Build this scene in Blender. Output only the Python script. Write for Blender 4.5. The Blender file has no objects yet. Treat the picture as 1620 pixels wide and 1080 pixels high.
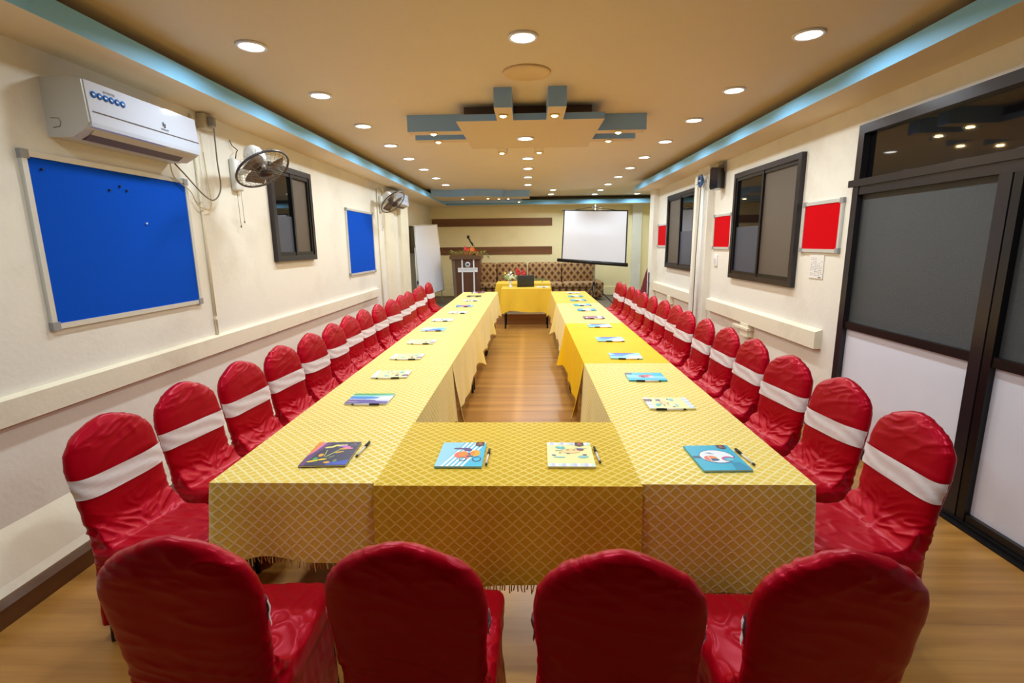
import bpy, bmesh, math, random
from math import sin, cos, pi, hypot, atan2, radians, sqrt
from mathutils import Vector, Matrix, noise

random.seed(7)
scene = bpy.context.scene
COL = scene.collection

# ------------------------------------------------------------------ camera
F_PX, PITCH, YAW, ROLL, CAM_H = 789.8, 0.19308, 0.03446, -0.01241, 1.6
_f0 = Vector((-sin(YAW), cos(YAW), 0)); _r0 = Vector((cos(YAW), sin(YAW), 0)); _u0 = Vector((0, 0, 1))
_fw = _f0 * cos(PITCH) - _u0 * sin(PITCH); _up = _f0 * sin(PITCH) + _u0 * cos(PITCH)
_rt = _r0 * cos(ROLL) + _up * sin(ROLL); _u2 = -_r0 * sin(ROLL) + _up * cos(ROLL)
cam_data = bpy.data.cameras.new('camera')
cam_data.sensor_width = 36.0; cam_data.lens = F_PX * 36.0 / 1620.0
cam_data.clip_start = 0.05; cam_data.clip_end = 100
cam = bpy.data.objects.new('camera', cam_data)
M = Matrix.Identity(4)
for i in range(3):
    M[i][0] = _rt[i]; M[i][1] = _u2[i]; M[i][2] = -_fw[i]
M[2][3] = CAM_H
cam.matrix_world = M
COL.objects.link(cam); scene.camera = cam

# ------------------------------------------------------------------ world, light levels, exposure
world = bpy.data.worlds.new('world'); scene.world = world
world.use_nodes = True
world.node_tree.nodes['Background'].inputs[0].default_value = (0.02, 0.022, 0.03, 1)
world.node_tree.nodes['Background'].inputs[1].default_value = 0.3
LED_W = 11.4            # each cool white ceiling downlight
SPOT_W = 3.2            # each small warm spotlight in the ceiling features
LED_COL = (0.80, 0.925, 1.0)
SPOT_COL = (1.0, 0.66, 0.28)
scene.view_settings.view_transform = 'Standard'
scene.view_settings.look = 'None'
scene.view_settings.exposure = -0.05
scene.view_settings.gamma = 1.0
scene.view_settings.use_curve_mapping = False

# ------------------------------------------------------------------ helpers
def lin(c):
    def f(v):
        v /= 255.0
        return v / 12.92 if v <= 0.04045 else ((v + 0.055) / 1.055) ** 2.4
    return (f(c[0]), f(c[1]), f(c[2]), 1.0)

MATS = {}
def mat(name, rgb, rough=0.6, metal=0.0, spec=0.5, sheen=0.0, emit=None, estr=0.0, noise_amt=0.0, noise_scale=8.0, bump=0.0, bump_scale=60.0, coat=0.0):
    if name in MATS: return MATS[name]
    m = bpy.data.materials.new(name); m.use_nodes = True
    nt = m.node_tree; b = nt.nodes['Principled BSDF']
    c = lin(rgb)
    b.inputs['Base Color'].default_value = c
    b.inputs['Roughness'].default_value = rough
    b.inputs['Metallic'].default_value = metal
    b.inputs['Specular IOR Level'].default_value = spec
    if sheen:
        b.inputs['Sheen Weight'].default_value = sheen
        b.inputs['Sheen Roughness'].default_value = 0.4
    if coat:
        b.inputs['Coat Weight'].default_value = coat
        b.inputs['Coat Roughness'].default_value = 0.05
    if emit:
        b.inputs['Emission Color'].default_value = (*emit, 1)
        b.inputs['Emission Strength'].default_value = estr
    tc = None
    if noise_amt or bump:
        tc = nt.nodes.new('ShaderNodeTexCoord')
    if noise_amt:
        n = nt.nodes.new('ShaderNodeTexNoise'); n.inputs['Scale'].default_value = noise_scale; n.inputs['Detail'].default_value = 5
        nt.links.new(tc.outputs['Object'], n.inputs['Vector'])
        mx = nt.nodes.new('ShaderNodeMix'); mx.data_type = 'RGBA'
        mx.inputs['A'].default_value = tuple(v * (1 - noise_amt) for v in c[:3]) + (1,)
        mx.inputs['B'].default_value = tuple(min(1, v * (1 + noise_amt)) for v in c[:3]) + (1,)
        nt.links.new(n.outputs['Fac'], mx.inputs['Factor']); nt.links.new(mx.outputs['Result'], b.inputs['Base Color'])
    if bump:
        n2 = nt.nodes.new('ShaderNodeTexNoise'); n2.inputs['Scale'].default_value = bump_scale; n2.inputs['Detail'].default_value = 4
        nt.links.new(tc.outputs['Object'], n2.inputs['Vector'])
        bp = nt.nodes.new('ShaderNodeBump'); bp.inputs['Strength'].default_value = bump; bp.inputs['Distance'].default_value = 0.01
        nt.links.new(n2.outputs['Fac'], bp.inputs['Height']); nt.links.new(bp.outputs['Normal'], b.inputs['Normal'])
    MATS[name] = m
    return m

def node(nt, typ, **kw):
    n = nt.nodes.new(typ)
    for k, v in kw.items(): setattr(n, k, v)
    return n

def wall_paint(name, rgb, dirt=(150, 128, 92), dirt_amt=0.25):
    """matt wall paint with patchy grime and hairline unevenness"""
    if name in MATS: return MATS[name]
    m = bpy.data.materials.new(name); m.use_nodes = True; nt = m.node_tree; b = nt.nodes['Principled BSDF']
    b.inputs['Roughness'].default_value = 0.55; b.inputs['Specular IOR Level'].default_value = 0.3
    tc = node(nt, 'ShaderNodeTexCoord')
    n1 = node(nt, 'ShaderNodeTexNoise'); n1.inputs['Scale'].default_value = 1.3; n1.inputs['Detail'].default_value = 8; n1.inputs['Roughness'].default_value = 0.65
    nt.links.new(tc.outputs['Object'], n1.inputs['Vector'])
    r = node(nt, 'ShaderNodeValToRGB'); r.color_ramp.elements[0].position = 0.52; r.color_ramp.elements[1].position = 0.8
    r.color_ramp.elements[0].color = (0, 0, 0, 1); r.color_ramp.elements[1].color = (dirt_amt, dirt_amt, dirt_amt, 1)
    nt.links.new(n1.outputs['Fac'], r.inputs['Fac'])
    mx = node(nt, 'ShaderNodeMix', data_type='RGBA')
    mx.inputs['A'].default_value = lin(rgb); mx.inputs['B'].default_value = lin(dirt)
    nt.links.new(r.outputs['Color'], mx.inputs['Factor']); nt.links.new(mx.outputs['Result'], b.inputs['Base Color'])
    n2 = node(nt, 'ShaderNodeTexNoise'); n2.inputs['Scale'].default_value = 35; n2.inputs['Detail'].default_value = 6
    nt.links.new(tc.outputs['Object'], n2.inputs['Vector'])
    bp = node(nt, 'ShaderNodeBump'); bp.inputs['Strength'].default_value = 0.15; bp.inputs['Distance'].default_value = 0.01
    nt.links.new(n2.outputs['Fac'], bp.inputs['Height']); nt.links.new(bp.outputs['Normal'], b.inputs['Normal'])
    MATS[name] = m
    return m

def wood(name, c1, c2, rough, stretch, along, gap=0.0, plank=0.0):
    """wood with grain stretched along X or Y/Z; object coordinates in metres"""
    if name in MATS: return MATS[name]
    m = bpy.data.materials.new(name); m.use_nodes = True; nt = m.node_tree; b = nt.nodes['Principled BSDF']
    b.inputs['Roughness'].default_value = rough
    tc = node(nt, 'ShaderNodeTexCoord')
    mp = node(nt, 'ShaderNodeMapping')
    sc = [stretch, stretch, stretch]; sc[along] = stretch * 0.05
    mp.inputs['Scale'].default_value = sc
    nt.links.new(tc.outputs['Object'], mp.inputs['Vector'])
    n1 = node(nt, 'ShaderNodeTexNoise'); n1.inputs['Scale'].default_value = 1.0; n1.inputs['Detail'].default_value = 7; n1.inputs['Roughness'].default_value = 0.6
    nt.links.new(mp.outputs['Vector'], n1.inputs['Vector'])
    r = node(nt, 'ShaderNodeValToRGB'); r.color_ramp.elements[0].position = 0.3; r.color_ramp.elements[1].position = 0.72
    r.color_ramp.elements[0].color = lin(c1); r.color_ramp.elements[1].color = lin(c2)
    nt.links.new(n1.outputs['Fac'], r.inputs['Fac'])
    out = r.outputs['Color']
    if plank:
        sep = node(nt, 'ShaderNodeSeparateXYZ'); nt.links.new(tc.outputs['Object'], sep.inputs[0])
        d = node(nt, 'ShaderNodeMath', operation='DIVIDE'); d.inputs[1].default_value = plank
        nt.links.new(sep.outputs[1], d.inputs[0])
        fl = node(nt, 'ShaderNodeMath', operation='FLOOR'); nt.links.new(d.outputs[0], fl.inputs[0])
        wn = node(nt, 'ShaderNodeTexWhiteNoise', noise_dimensions='1D'); nt.links.new(fl.outputs[0], wn.inputs['W'])
        ml = node(nt, 'ShaderNodeMapRange'); ml.inputs['To Min'].default_value = 0.93; ml.inputs['To Max'].default_value = 1.06
        nt.links.new(wn.outputs['Value'], ml.inputs['Value'])
        fr = node(nt, 'ShaderNodeMath', operation='FRACT'); nt.links.new(d.outputs[0], fr.inputs[0])
        lt = node(nt, 'ShaderNodeMath', operation='GREATER_THAN'); lt.inputs[1].default_value = gap; nt.links.new(fr.outputs[0], lt.inputs[0])
        g2 = node(nt, 'ShaderNodeMapRange'); g2.inputs['To Min'].default_value = 0.8; g2.inputs['To Max'].default_value = 1.0; nt.links.new(lt.outputs[0], g2.inputs['Value'])
        mu = node(nt, 'ShaderNodeMath', operation='MULTIPLY'); nt.links.new(ml.outputs[0], mu.inputs[0]); nt.links.new(g2.outputs[0], mu.inputs[1])
        vs = node(nt, 'ShaderNodeVectorMath', operation='SCALE'); nt.links.new(out, vs.inputs[0]); nt.links.new(mu.outputs[0], vs.inputs['Scale'])
        out = vs.outputs[0]
    nt.links.new(out, b.inputs['Base Color'])
    bp = node(nt, 'ShaderNodeBump'); bp.inputs['Strength'].default_value = 0.08; bp.inputs['Distance'].default_value = 0.01
    nt.links.new(n1.outputs['Fac'], bp.inputs['Height']); nt.links.new(bp.outputs['Normal'], b.inputs['Normal'])
    MATS[name] = m
    return m

def lattice_cloth(name, base, line, du, dv, line_w=0.13, contrast=1.0):
    """gold damask with an ogee lattice woven in; UV map in metres of cloth"""
    if name in MATS: return MATS[name]
    m = bpy.data.materials.new(name); m.use_nodes = True; nt = m.node_tree; b = nt.nodes['Principled BSDF']
    uv = node(nt, 'ShaderNodeUVMap'); uv.uv_map = 'UVMap'
    sep = node(nt, 'ShaderNodeSeparateXYZ'); nt.links.new(uv.outputs[0], sep.inputs[0])
    def mth(op, a, bb=None):
        n = node(nt, 'ShaderNodeMath', operation=op)
        for i, v in enumerate((a, bb)):
            if v is None: continue
            if isinstance(v, (int, float)): n.inputs[i].default_value = v
            else: nt.links.new(v, n.inputs[i])
        return n.outputs[0]
    u = mth('DIVIDE', sep.outputs[0], du); v = mth('DIVIDE', sep.outputs[1], dv)
    wob = mth('MULTIPLY', mth('SINE', mth('MULTIPLY', v, 2 * pi)), 0.025)
    u2 = mth('ADD', u, wob)
    a = mth('ABSOLUTE', mth('SUBTRACT', mth('FRACT', mth('ADD', u2, v)), 0.5))
    c = mth('ABSOLUTE', mth('SUBTRACT', mth('FRACT', mth('SUBTRACT', u2, v)), 0.5))
    mn = mth('MINIMUM', a, c)
    mr = node(nt, 'ShaderNodeMapRange'); mr.interpolation_type = 'SMOOTHSTEP'
    mr.inputs['From Min'].default_value = line_w * 0.45; mr.inputs['From Max'].default_value = line_w
    mr.inputs['To Min'].default_value = contrast; mr.inputs['To Max'].default_value = 0.0
    nt.links.new(mn, mr.inputs['Value'])
    tc = node(nt, 'ShaderNodeTexCoord')
    nz = node(nt, 'ShaderNodeTexNoise'); nz.inputs['Scale'].default_value = 5; nz.inputs['Detail'].default_value = 6
    nt.links.new(tc.outputs['Object'], nz.inputs['Vector'])
    mx0 = node(nt, 'ShaderNodeMix', data_type='RGBA'); bb = lin(base)
    mx0.inputs['A'].default_value = tuple(x * 0.86 for x in bb[:3]) + (1,); mx0.inputs['B'].default_value = tuple(min(1, x * 1.12) for x in bb[:3]) + (1,)
    nt.links.new(nz.outputs['Fac'], mx0.inputs['Factor'])
    mx = node(nt, 'ShaderNodeMix', data_type='RGBA'); nt.links.new(mx0.outputs['Result'], mx.inputs['A']); mx.inputs['B'].default_value = lin(line)
    nt.links.new(mr.outputs[0], mx.inputs['Factor']); nt.links.new(mx.outputs['Result'], b.inputs['Base Color'])
    rr = node(nt, 'ShaderNodeMapRange'); rr.inputs['To Min'].default_value = 0.65; rr.inputs['To Max'].default_value = 0.32
    nt.links.new(mr.outputs[0], rr.inputs['Value']); nt.links.new(rr.outputs[0], b.inputs['Roughness'])
    b.inputs['Sheen Weight'].default_value = 0.25; b.inputs['Sheen Roughness'].default_value = 0.5
    bp = node(nt, 'ShaderNodeBump'); bp.inputs['Strength'].default_value = 0.25; bp.inputs['Distance'].default_value = 0.004
    nt.links.new(mr.outputs[0], bp.inputs['Height']); nt.links.new(bp.outputs['Normal'], b.inputs['Normal'])
    MATS[name] = m
    return m

def frosted(name, rgb, spec=0.5):
    """dark obscured glass with a fine hammered grain"""
    if name in MATS: return MATS[name]
    m = mat(name, rgb, rough=0.42, spec=spec, noise_amt=0.16, noise_scale=220, bump=0.6, bump_scale=300)
    return m

class MB:
    """collects geometry for ONE mesh object"""
    def __init__(s): s.v = []; s.f = []; s.m = []; s.sm = []; s.uv = {}
    def add(s, vs, fs, mi=0, smooth=False):
        o = len(s.v); s.v += [tuple(p) for p in vs]
        for f in fs: s.f.append(tuple(i + o for i in f)); s.m.append(mi); s.sm.append(smooth)
        return s
    def box(s, a, b, mi=0, rot=None, org=None):
        x0, y0, z0 = a; x1, y1, z1 = b
        vs = [(x0, y0, z0), (x1, y0, z0), (x1, y1, z0), (x0, y1, z0), (x0, y0, z1), (x1, y0, z1), (x1, y1, z1), (x0, y1, z1)]
        if rot is not None:
            o = Vector(org or (0, 0, 0)); vs = [tuple(rot @ (Vector(p) - o) + o) for p in vs]
        return s.add(vs, [(0, 3, 2, 1), (4, 5, 6, 7), (0, 1, 5, 4), (1, 2, 6, 5), (2, 3, 7, 6), (3, 0, 4, 7)], mi)
    def rbox(s, a, b, r=0.01, mi=0, seg=2):
        """box with rounded vertical and horizontal edges"""
        bm = bmesh.new(); bmesh.ops.create_cube(bm, size=1)
        for v in bm.verts: v.co = Vector(((a[0] + b[0]) / 2 + v.co.x * (b[0] - a[0]), (a[1] + b[1]) / 2 + v.co.y * (b[1] - a[1]), (a[2] + b[2]) / 2 + v.co.z * (b[2] - a[2])))
        bmesh.ops.bevel(bm, geom=list(bm.edges), offset=r, segments=seg, affect='EDGES', profile=0.5, clamp_overlap=True)
        s.bm(bm, mi, True); return s
    def bm(s, bm, mi=0, smooth=False, mtx=None):
        bm.verts.index_update()
        vs = [(mtx @ v.co) if mtx is not None else v.co for v in bm.verts]
        s.add(vs, [[v.index for v in f.verts] for f in bm.faces], mi, smooth); bm.free(); return s
    def prism(s, poly, z0, z1, mi=0, axis=2):
        n = len(poly)
        def P(p, z):
            if axis == 2: return (p[0], p[1], z)
            if axis == 0: return (z, p[0], p[1])
            return (p[0], z, p[1])
        vs = [P(p, z0) for p in poly] + [P(p, z1) for p in poly]
        fs = [tuple(range(n))[::-1], tuple(range(n, 2 * n))] + [(i, (i + 1) % n, n + (i + 1) % n, n + i) for i in range(n)]
        return s.add(vs, fs, mi)
    def tube(s, pts, r, seg=8, mi=0, closed=False, cap=True):
        pts = [Vector(p) for p in pts]; n = len(pts); rings = []
        rr = r if isinstance(r, (list, tuple)) else [r] * n
        prev = None
        for i, p in enumerate(pts):
            if closed: t = pts[(i + 1) % n] - pts[i - 1]
            else: t = pts[min(i + 1, n - 1)] - pts[max(i - 1, 0)]
            t.normalize()
            if prev is None:
                a = Vector((0, 0, 1)) if abs(t.z) < 0.9 else Vector((1, 0, 0)); u = t.cross(a).normalized()
            else:
                u = (prev - t * prev.dot(t)).normalized()
            prev = u; w = t.cross(u)
            rings.append([p + (u * cos(2 * pi * k / seg) + w * sin(2 * pi * k / seg)) * rr[i] for k in range(seg)])
        vs = [q for rg in rings for q in rg]; fs = []
        for i in range(n if closed else n - 1):
            j = (i + 1) % n
            for k in range(seg): fs.append((i * seg + k, i * seg + (k + 1) % seg, j * seg + (k + 1) % seg, j * seg + k))
        if cap and not closed:
            fs.append(tuple(range(seg))[::-1]); fs.append(tuple((n - 1) * seg + k for k in range(seg)))
        return s.add(vs, fs, mi, True)
    def lathe(s, prof, seg=20, mi=0, org=(0, 0, 0), mtx=None, smooth=True):
        """profile (radius, height) revolved about local Z"""
        vs = []; fs = []; n = len(prof)
        for (r, h) in prof:
            for k in range(seg):
                p = Vector((r * cos(2 * pi * k / seg), r * sin(2 * pi * k / seg), h))
                if mtx is not None: p = mtx @ p
                vs.append(p + Vector(org))
        for i in range(n - 1):
            for k in range(seg): fs.append((i * seg + k, i * seg + (k + 1) % seg, (i + 1) * seg + (k + 1) % seg, (i + 1) * seg + k))
        if prof[0][0] > 1e-6: fs.append(tuple(range(seg))[::-1])
        if prof[-1][0] > 1e-6: fs.append(tuple((n - 1) * seg + k for k in range(seg)))
        return s.add(vs, fs, mi, smooth)
    def ellipsoid(s, c, r, mi=0, seg=12, rings=8, mtx=None):
        prof = [(max(1e-5, sin(pi * i / rings)), -cos(pi * i / rings)) for i in range(rings + 1)]
        vs = []; fs = []
        for (a, h) in prof:
            for k in range(seg):
                p = Vector((a * cos(2 * pi * k / seg) * r[0], a * sin(2 * pi * k / seg) * r[1], h * r[2]))
                if mtx is not None: p = mtx @ p
                vs.append(p + Vector(c))
        for i in range(rings):
            for k in range(seg): fs.append((i * seg + k, i * seg + (k + 1) % seg, (i + 1) * seg + (k + 1) % seg, (i + 1) * seg + k))
        return s.add(vs, fs, mi, True)
    def mesh(s, name, mats):
        me = bpy.data.meshes.new(name); me.from_pydata(s.v, [], s.f)
        for m in (mats if isinstance(mats, (list, tuple)) else [mats]): me.materials.append(m)
        me.polygons.foreach_set('material_index', s.m); me.polygons.foreach_set('use_smooth', s.sm)
        me.update(); return me
    def build(s, name, mats, parent=None, loc=None, rotz=None):
        o = bpy.data.objects.new(name, s.mesh(name, mats)); COL.objects.link(o)
        if parent is not None: o.parent = parent
        if loc is not None: o.location = loc
        if rotz is not None: o.rotation_euler = (0, 0, rotz)
        return o

def tag(o, label=None, cat=None, group=None, kind=None):
    if label: o['label'] = label
    if cat: o['category'] = cat
    if group: o['group'] = group
    if kind: o['kind'] = kind
    return o
def thing(name, label, cat, loc=(0, 0, 0), rotz=0.0, group=None):
    o = bpy.data.objects.new(name, None); COL.objects.link(o)
    o.location = loc; o.rotation_euler = (0, 0, rotz); o.empty_display_size = 0.1
    return tag(o, label, cat, group)
def obj(name, me, parent=None):
    o = bpy.data.objects.new(name, me); COL.objects.link(o)
    if parent is not None: o.parent = parent
    return o
def struct(name, mb, m, label=None, parent=None):
    o = mb.build(name, m, parent)
    if parent is None: tag(o, label, None, None, 'structure')
    return o
def copy_tree(root):
    r = root.copy(); COL.objects.link(r)
    for ch in root.children:
        c = ch.copy(); COL.objects.link(c); c.parent = r
        for g in ch.children:
            d = g.copy(); COL.objects.link(d); d.parent = c
    return r
ORD = ['first', 'second', 'third', 'fourth', 'fifth', 'sixth', 'seventh', 'eighth', 'ninth', 'tenth', 'eleventh', 'twelfth', 'thirteenth', 'fourteenth', 'fifteenth']
def text_mesh(txt, size, m, depth=0.0005):
    cu = bpy.data.curves.new('txt', 'FONT'); cu.body = txt; cu.size = size; cu.align_x = 'CENTER'; cu.align_y = 'CENTER'; cu.extrude = depth
    o = bpy.data.objects.new('txt', cu); COL.objects.link(o)
    dg = bpy.context.evaluated_depsgraph_get(); me = bpy.data.meshes.new_from_object(o.evaluated_get(dg))
    bpy.data.objects.remove(o); bpy.data.curves.remove(cu)
    me.materials.clear(); me.materials.append(m)
    return me

# ------------------------------------------------------------------ materials
CREAM = wall_paint('cream_wall_paint', (238, 234, 222))
CREAM2 = wall_paint('cream_trim_paint', (240, 232, 208), dirt_amt=0.45)
BACKP = wall_paint('back_wall_paint', (252, 240, 192), dirt_amt=0.15)
CEILP = wall_paint('ceiling_paint', (222, 206, 176), dirt_amt=0.06)
SOFFP = wall_paint('soffit_paint', (232, 218, 190), dirt_amt=0.06)
BLUEP = mat('blue_fascia_paint', (140, 204, 246), 0.5, spec=0.35)
BLUEG = mat('grey_blue_ornament_paint', (150, 190, 240), 0.5, spec=0.35)
BEIGEP = mat('beige_ornament_paint', (206, 186, 150), 0.55)
FLOORW = wood('laminate_floor', (150, 100, 38), (206, 150, 74), 0.3, 9.0, 0, 0.012, 0.19)
STAGEC = mat('stage_carpet', (116, 104, 88), 0.95, noise_amt=0.25, noise_scale=60, bump=0.4, bump_scale=200)
RISERW = wood('riser_wood', (170, 122, 80), (204, 158, 112), 0.45, 9.0, 0)
BASEW = wood('baseboard_wood', (82, 52, 26), (120, 80, 42), 0.45, 9.0, 1)
STRIPEW = wood('stripe_veneer', (104, 66, 36), (134, 88, 52), 0.5, 10.0, 0)
ALU = mat('dark_aluminium', (46, 42, 46), 0.28, metal=0.35, spec=0.6)
ALU2 = mat('black_aluminium', (22, 20, 22), 0.3, metal=0.2, spec=0.5)
GLASSD = mat('night_glass', (14, 14, 17), 0.03, spec=0.75)
FROST = frosted('obscured_glass', (72, 76, 78))
FILM = mat('grey_window_film', (70, 74, 88), 0.4, noise_amt=0.1, noise_scale=30)
SCREENM = mat('insect_mesh', (96, 84, 70), 0.45, noise_amt=0.2, noise_scale=120, bump=0.4, bump_scale=400)
WHITEPANEL = mat('white_door_panel', (232, 234, 246), 0.38, noise_amt=0.05, noise_scale=3)
SILVER = mat('silver_aluminium', (214, 216, 212), 0.38, metal=0.35)
WHITEPL = mat('white_plastic', (238, 240, 244), 0.3)
WHITEGL = mat('glossy_white_plastic', (206, 214, 232), 0.06, coat=0.5)
GREYPL = mat('grey_plastic', (150, 150, 150), 0.4)
BLACKPL = mat('black_plastic', (22, 22, 24), 0.35)
BLACKMT = mat('black_metal', (26, 26, 28), 0.4, metal=0.5)
CHROME = mat('chrome', (210, 210, 210), 0.15, metal=1.0)

XL, XR, ZS, ZC, YB, YF = -2.45, 2.48, 2.585, 2.78, 13.8, -4.6

# ------------------------------------------------------------------ the room
struct('floor', MB().box((-2.9, YF - .2, -0.1), (3.9, YB + .2, 0.0)), FLOORW, 'glossy brown wooden laminate floor of the hall')
struct('ceiling', MB().box((-2.9, YF - .2, ZC), (3.9, YB + .2, ZC + .12)), CEILP, 'tan painted flat ceiling')
struct('wall_left', MB().box((XL - .2, YF, 0), (XL, 10.15, ZC)), CREAM, 'cream painted wall behind the blue notice boards')
struct('wall_left_recess', MB().box((XL - .4, 10.0, 0), (XL - .2, YB, ZC)), CREAM, 'recessed cream wall beside the white flip chart')
struct('wall_back', MB().box((-2.9, YB, 0), (3.9, YB + .15, ZC)), BACKP, 'cream back wall behind the sofas')
struct('wall_front', MB().box((-2.7, YF - .15, 0), (2.7, YF, ZC)), STRIPEW, 'unseen wall behind the camera, made dark brown to cut bounce light')  # out of view; dark veneer chosen to cut bounce onto the chair backs
wr = MB().box((XR, 3.98, 0), (XR + .2, 10.15, ZC)).box((XR + .06, YF, 0), (XR + .2, 3.98, ZC)).box((XR, YF, 2.42), (XR + .06, 3.98, ZC))
wr.box((XR, YF, 0), (XR + .06, 0.1, 2.42))
struct('wall_right', wr, CREAM, 'cream painted wall with windows and red boards')
struct('wall_right_return', MB().box((XR, 10.15, 0), (3.75, 10.3, ZC)), CREAM, 'end of the right wall where the alcove opens')
struct('wall_alcove', MB().box((3.6, 10.3, 0), (3.75, YB, ZC)), BACKP, 'cream side wall of the alcove')
# soffits: cream underside, blue fascia, open shadow gap above
def soffit(name, a, b, side, label):
    mb = MB(); x0, y0, z0 = a; x1, y1, z1 = b
    vs = [(x0, y0, z0), (x1, y0, z0), (x1, y1, z0), (x0, y1, z0), (x0, y0, z1), (x1, y0, z1), (x1, y1, z1), (x0, y1, z1)]
    fs = [(0, 3, 2, 1), (4, 5, 6, 7), (0, 1, 5, 4), (1, 2, 6, 5), (2, 3, 7, 6), (3, 0, 4, 7)]
    for i, f in enumerate(fs): mb.add(vs, [f], 1 if i in side else 0)
    return struct(name, mb, [SOFFP, BLUEP], label)
soffit('ceiling_border_left', (XL, YF, ZS), (-2.1, 13.2, ZS + .105), (3,), 'lowered ceiling border with blue edge along left wall')
soffit('ceiling_border_right', (2.1, YF, ZS), (XR, 10.3, ZS + .105), (4, 5), 'lowered ceiling border with blue edge along right wall')
soffit('ceiling_border_back', (XL - .2, 13.2, ZS), (3.6, YB, ZS + .105), (2,), 'lowered ceiling border with blue edge at back wall')
struct('ceiling_border_filler', MB().box((XL - .2, 10.15, ZS), (XL, 13.2, ZC)), SOFFP, 'lowered ceiling over the recessed left wall')
# dado rails, plinth, baseboards
struct('trim_1', MB().prism([(-2.45, .93), (-2.405, .92), (-2.405, .80), (-2.45, .785)][::-1], YF, 8.0, 0, axis=1), CREAM2, 'pale dado rail along the left wall')
struct('trim_2', MB().prism([(-2.45, .33), (-2.45, .0), (-2.3, .0), (-2.3, .11), (-2.33, .14)], YF, 8.3, 0, axis=1), CREAM2, 'sloping whitewashed plinth under the left wall')
struct('baseboard_left', MB().prism([(-2.3, 0), (-2.262, 0), (-2.262, .085), (-2.285, .11), (-2.3, .11)], YF, 8.3, 0, axis=1), BASEW, 'dark wooden skirting at the foot of left wall')
struct('trim_3', MB().prism([(2.48, .855), (2.42, .835), (2.42, .69), (2.48, .69)], 4.24, 6.88, 0, axis=1), CREAM2, 'pale dado rail under the large right window')
struct('trim_4', MB().prism([(2.48, .855), (2.42, .835), (2.42, .69), (2.48, .69)], 7.5, 10.1, 0, axis=1), CREAM2, 'pale dado rail under the far right window')
struct('trim_5', MB().box((2.415, 5.52, .55), (2.48, 5.72, .69)).box((2.40, 5.50, .625), (2.48, 5.9, .65)), CREAM2, 'short block under the dado rail near the window')
struct('trim_6', MB().box((2.415, 8.6, .55), (2.48, 8.8, .69)), CREAM2, 'short block under the far right dado rail')
struct('baseboard_right', MB().prism([(2.48, .2), (2.45, .12), (2.44, .0), (2.48, 0)], 3.98, 10.15, 0, axis=1), BASEW, 'dark wooden skirting at the foot of right wall')
struct('trim_7', MB().box((2.40, 6.98, 0), (2.48, 7.42, ZS)).box((2.37, 7.36, 0), (2.40, 7.46, 2.5)), CREAM, 'cream pillar between the two right windows')
struct('trim_8', MB().box((2.38, 9.85, 0), (2.48, 10.15, ZS)), CREAM, 'cream post ending the right wall')
struct('trim_9', MB().box((XL, 8.62, 0), (XL + .03, 9.2, 2.4)).box((XL, 9.55, 0), (XL + .06, 10.15, 2.44)), CREAM2, 'pale pilasters on the left wall behind the second fan')
struct('trim_10', MB().box((-2.60, YB - .03, 2.075), (0.64, YB, 2.275)), STRIPEW, 'upper brown wooden stripe on the back wall')
struct('trim_11', MB().box((-2.60, YB - .03, 1.325), (0.64, YB, 1.525)), STRIPEW, 'lower brown wooden stripe on the back wall')
struct('trim_12', MB().box((2.77, YB - .08, 0), (3.02, YB, ZS)), wall_paint('white_pilaster_paint', (236, 236, 226)), 'white pilaster on the back wall right of the screen')
struct('baseboard_back', MB().box((-2.65, YB - .02, .2), (3.6, YB, .42)), BACKP, 'painted skirting along the back wall')
# stage
st = struct('floor_stage', MB().box((-2.65, 10.07, 0), (3.6, YB, .19)), [STAGEC], 'low carpeted stage at the end of the hall')
struct('riser_board', MB().box((-2.45, 10.05, 0), (2.6, 10.07, .175)), RISERW, None, st)
struct('stage_lip', MB().box((-2.45, 10.035, .175), (2.6, 10.12, .2)), RISERW, None, st)

# ------------------------------------------------------------------ windows and glazed partition
def window(n, wx, s, y0, y1, z0, z1, ym, panes, label):
    """s: +1 opens towards +X. panes: [(y0,y1,z0,z1,material)]"""
    fr = MB(); t = 0.055; a, b = sorted((wx, wx + s * .045))
    for (p, q) in (((y0, z0), (y1, z0 + t)), ((y0, z1 - t), (y1, z1)), ((y0, z0 + t), (y0 + t, z1 - t)), ((y1 - t, z0 + t), (y1, z1 - t))):
        fr.box((a, p[0], p[1]), (b, q[0], q[1]))
    w = struct('window_%d' % n, fr, ALU, label)
    a, b = sorted((wx, wx + s * .03))
    for (u0, u1) in ((y0 + t, ym + .02), (ym - .02, y1 - t)):
        k = 0 if u0 < ym - .1 else .006
        sb = MB(); q = 0.035
        for (p, r) in (((u0, z0 + t), (u1, z0 + t + q)), ((u0, z1 - t - q), (u1, z1 - t)), ((u0, z0 + t + q), (u0 + q, z1 - t - q)), ((u1 - q, z0 + t + q), (u1, z1 - t - q))):
            sb.box((a - k, p[0], p[1]), (b + k, r[0], r[1]))
        sb.build('window_sash', ALU2, w)
    a, b = sorted((wx + s * .004, wx + s * .014))
    for (p0, p1, q0, q1, m) in panes:
        MB().box((a, p0, q0), (b, p1, q1)).build('pane', m, w)
    return w
window(1, XL, 1, 4.80, 5.70, 1.455, 2.38, 5.24, [(4.88, 5.23, 1.90, 2.30, GLASSD), (4.88, 5.23, 1.53, 1.90, FILM), (5.25, 5.62, 1.53, 2.30, SCREENM)], 'dark framed window on the left wall behind the fan')
window(2, XR, -1, 4.75, 6.235, 1.167, 2.372, 5.51, [(4.84, 5.50, 1.25, 2.29, SCREENM), (5.52, 6.15, 1.76, 2.29, GLASSD), (5.52, 6.15, 1.25, 1.76, FILM)], 'large dark framed sliding window on the right wall')
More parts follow.
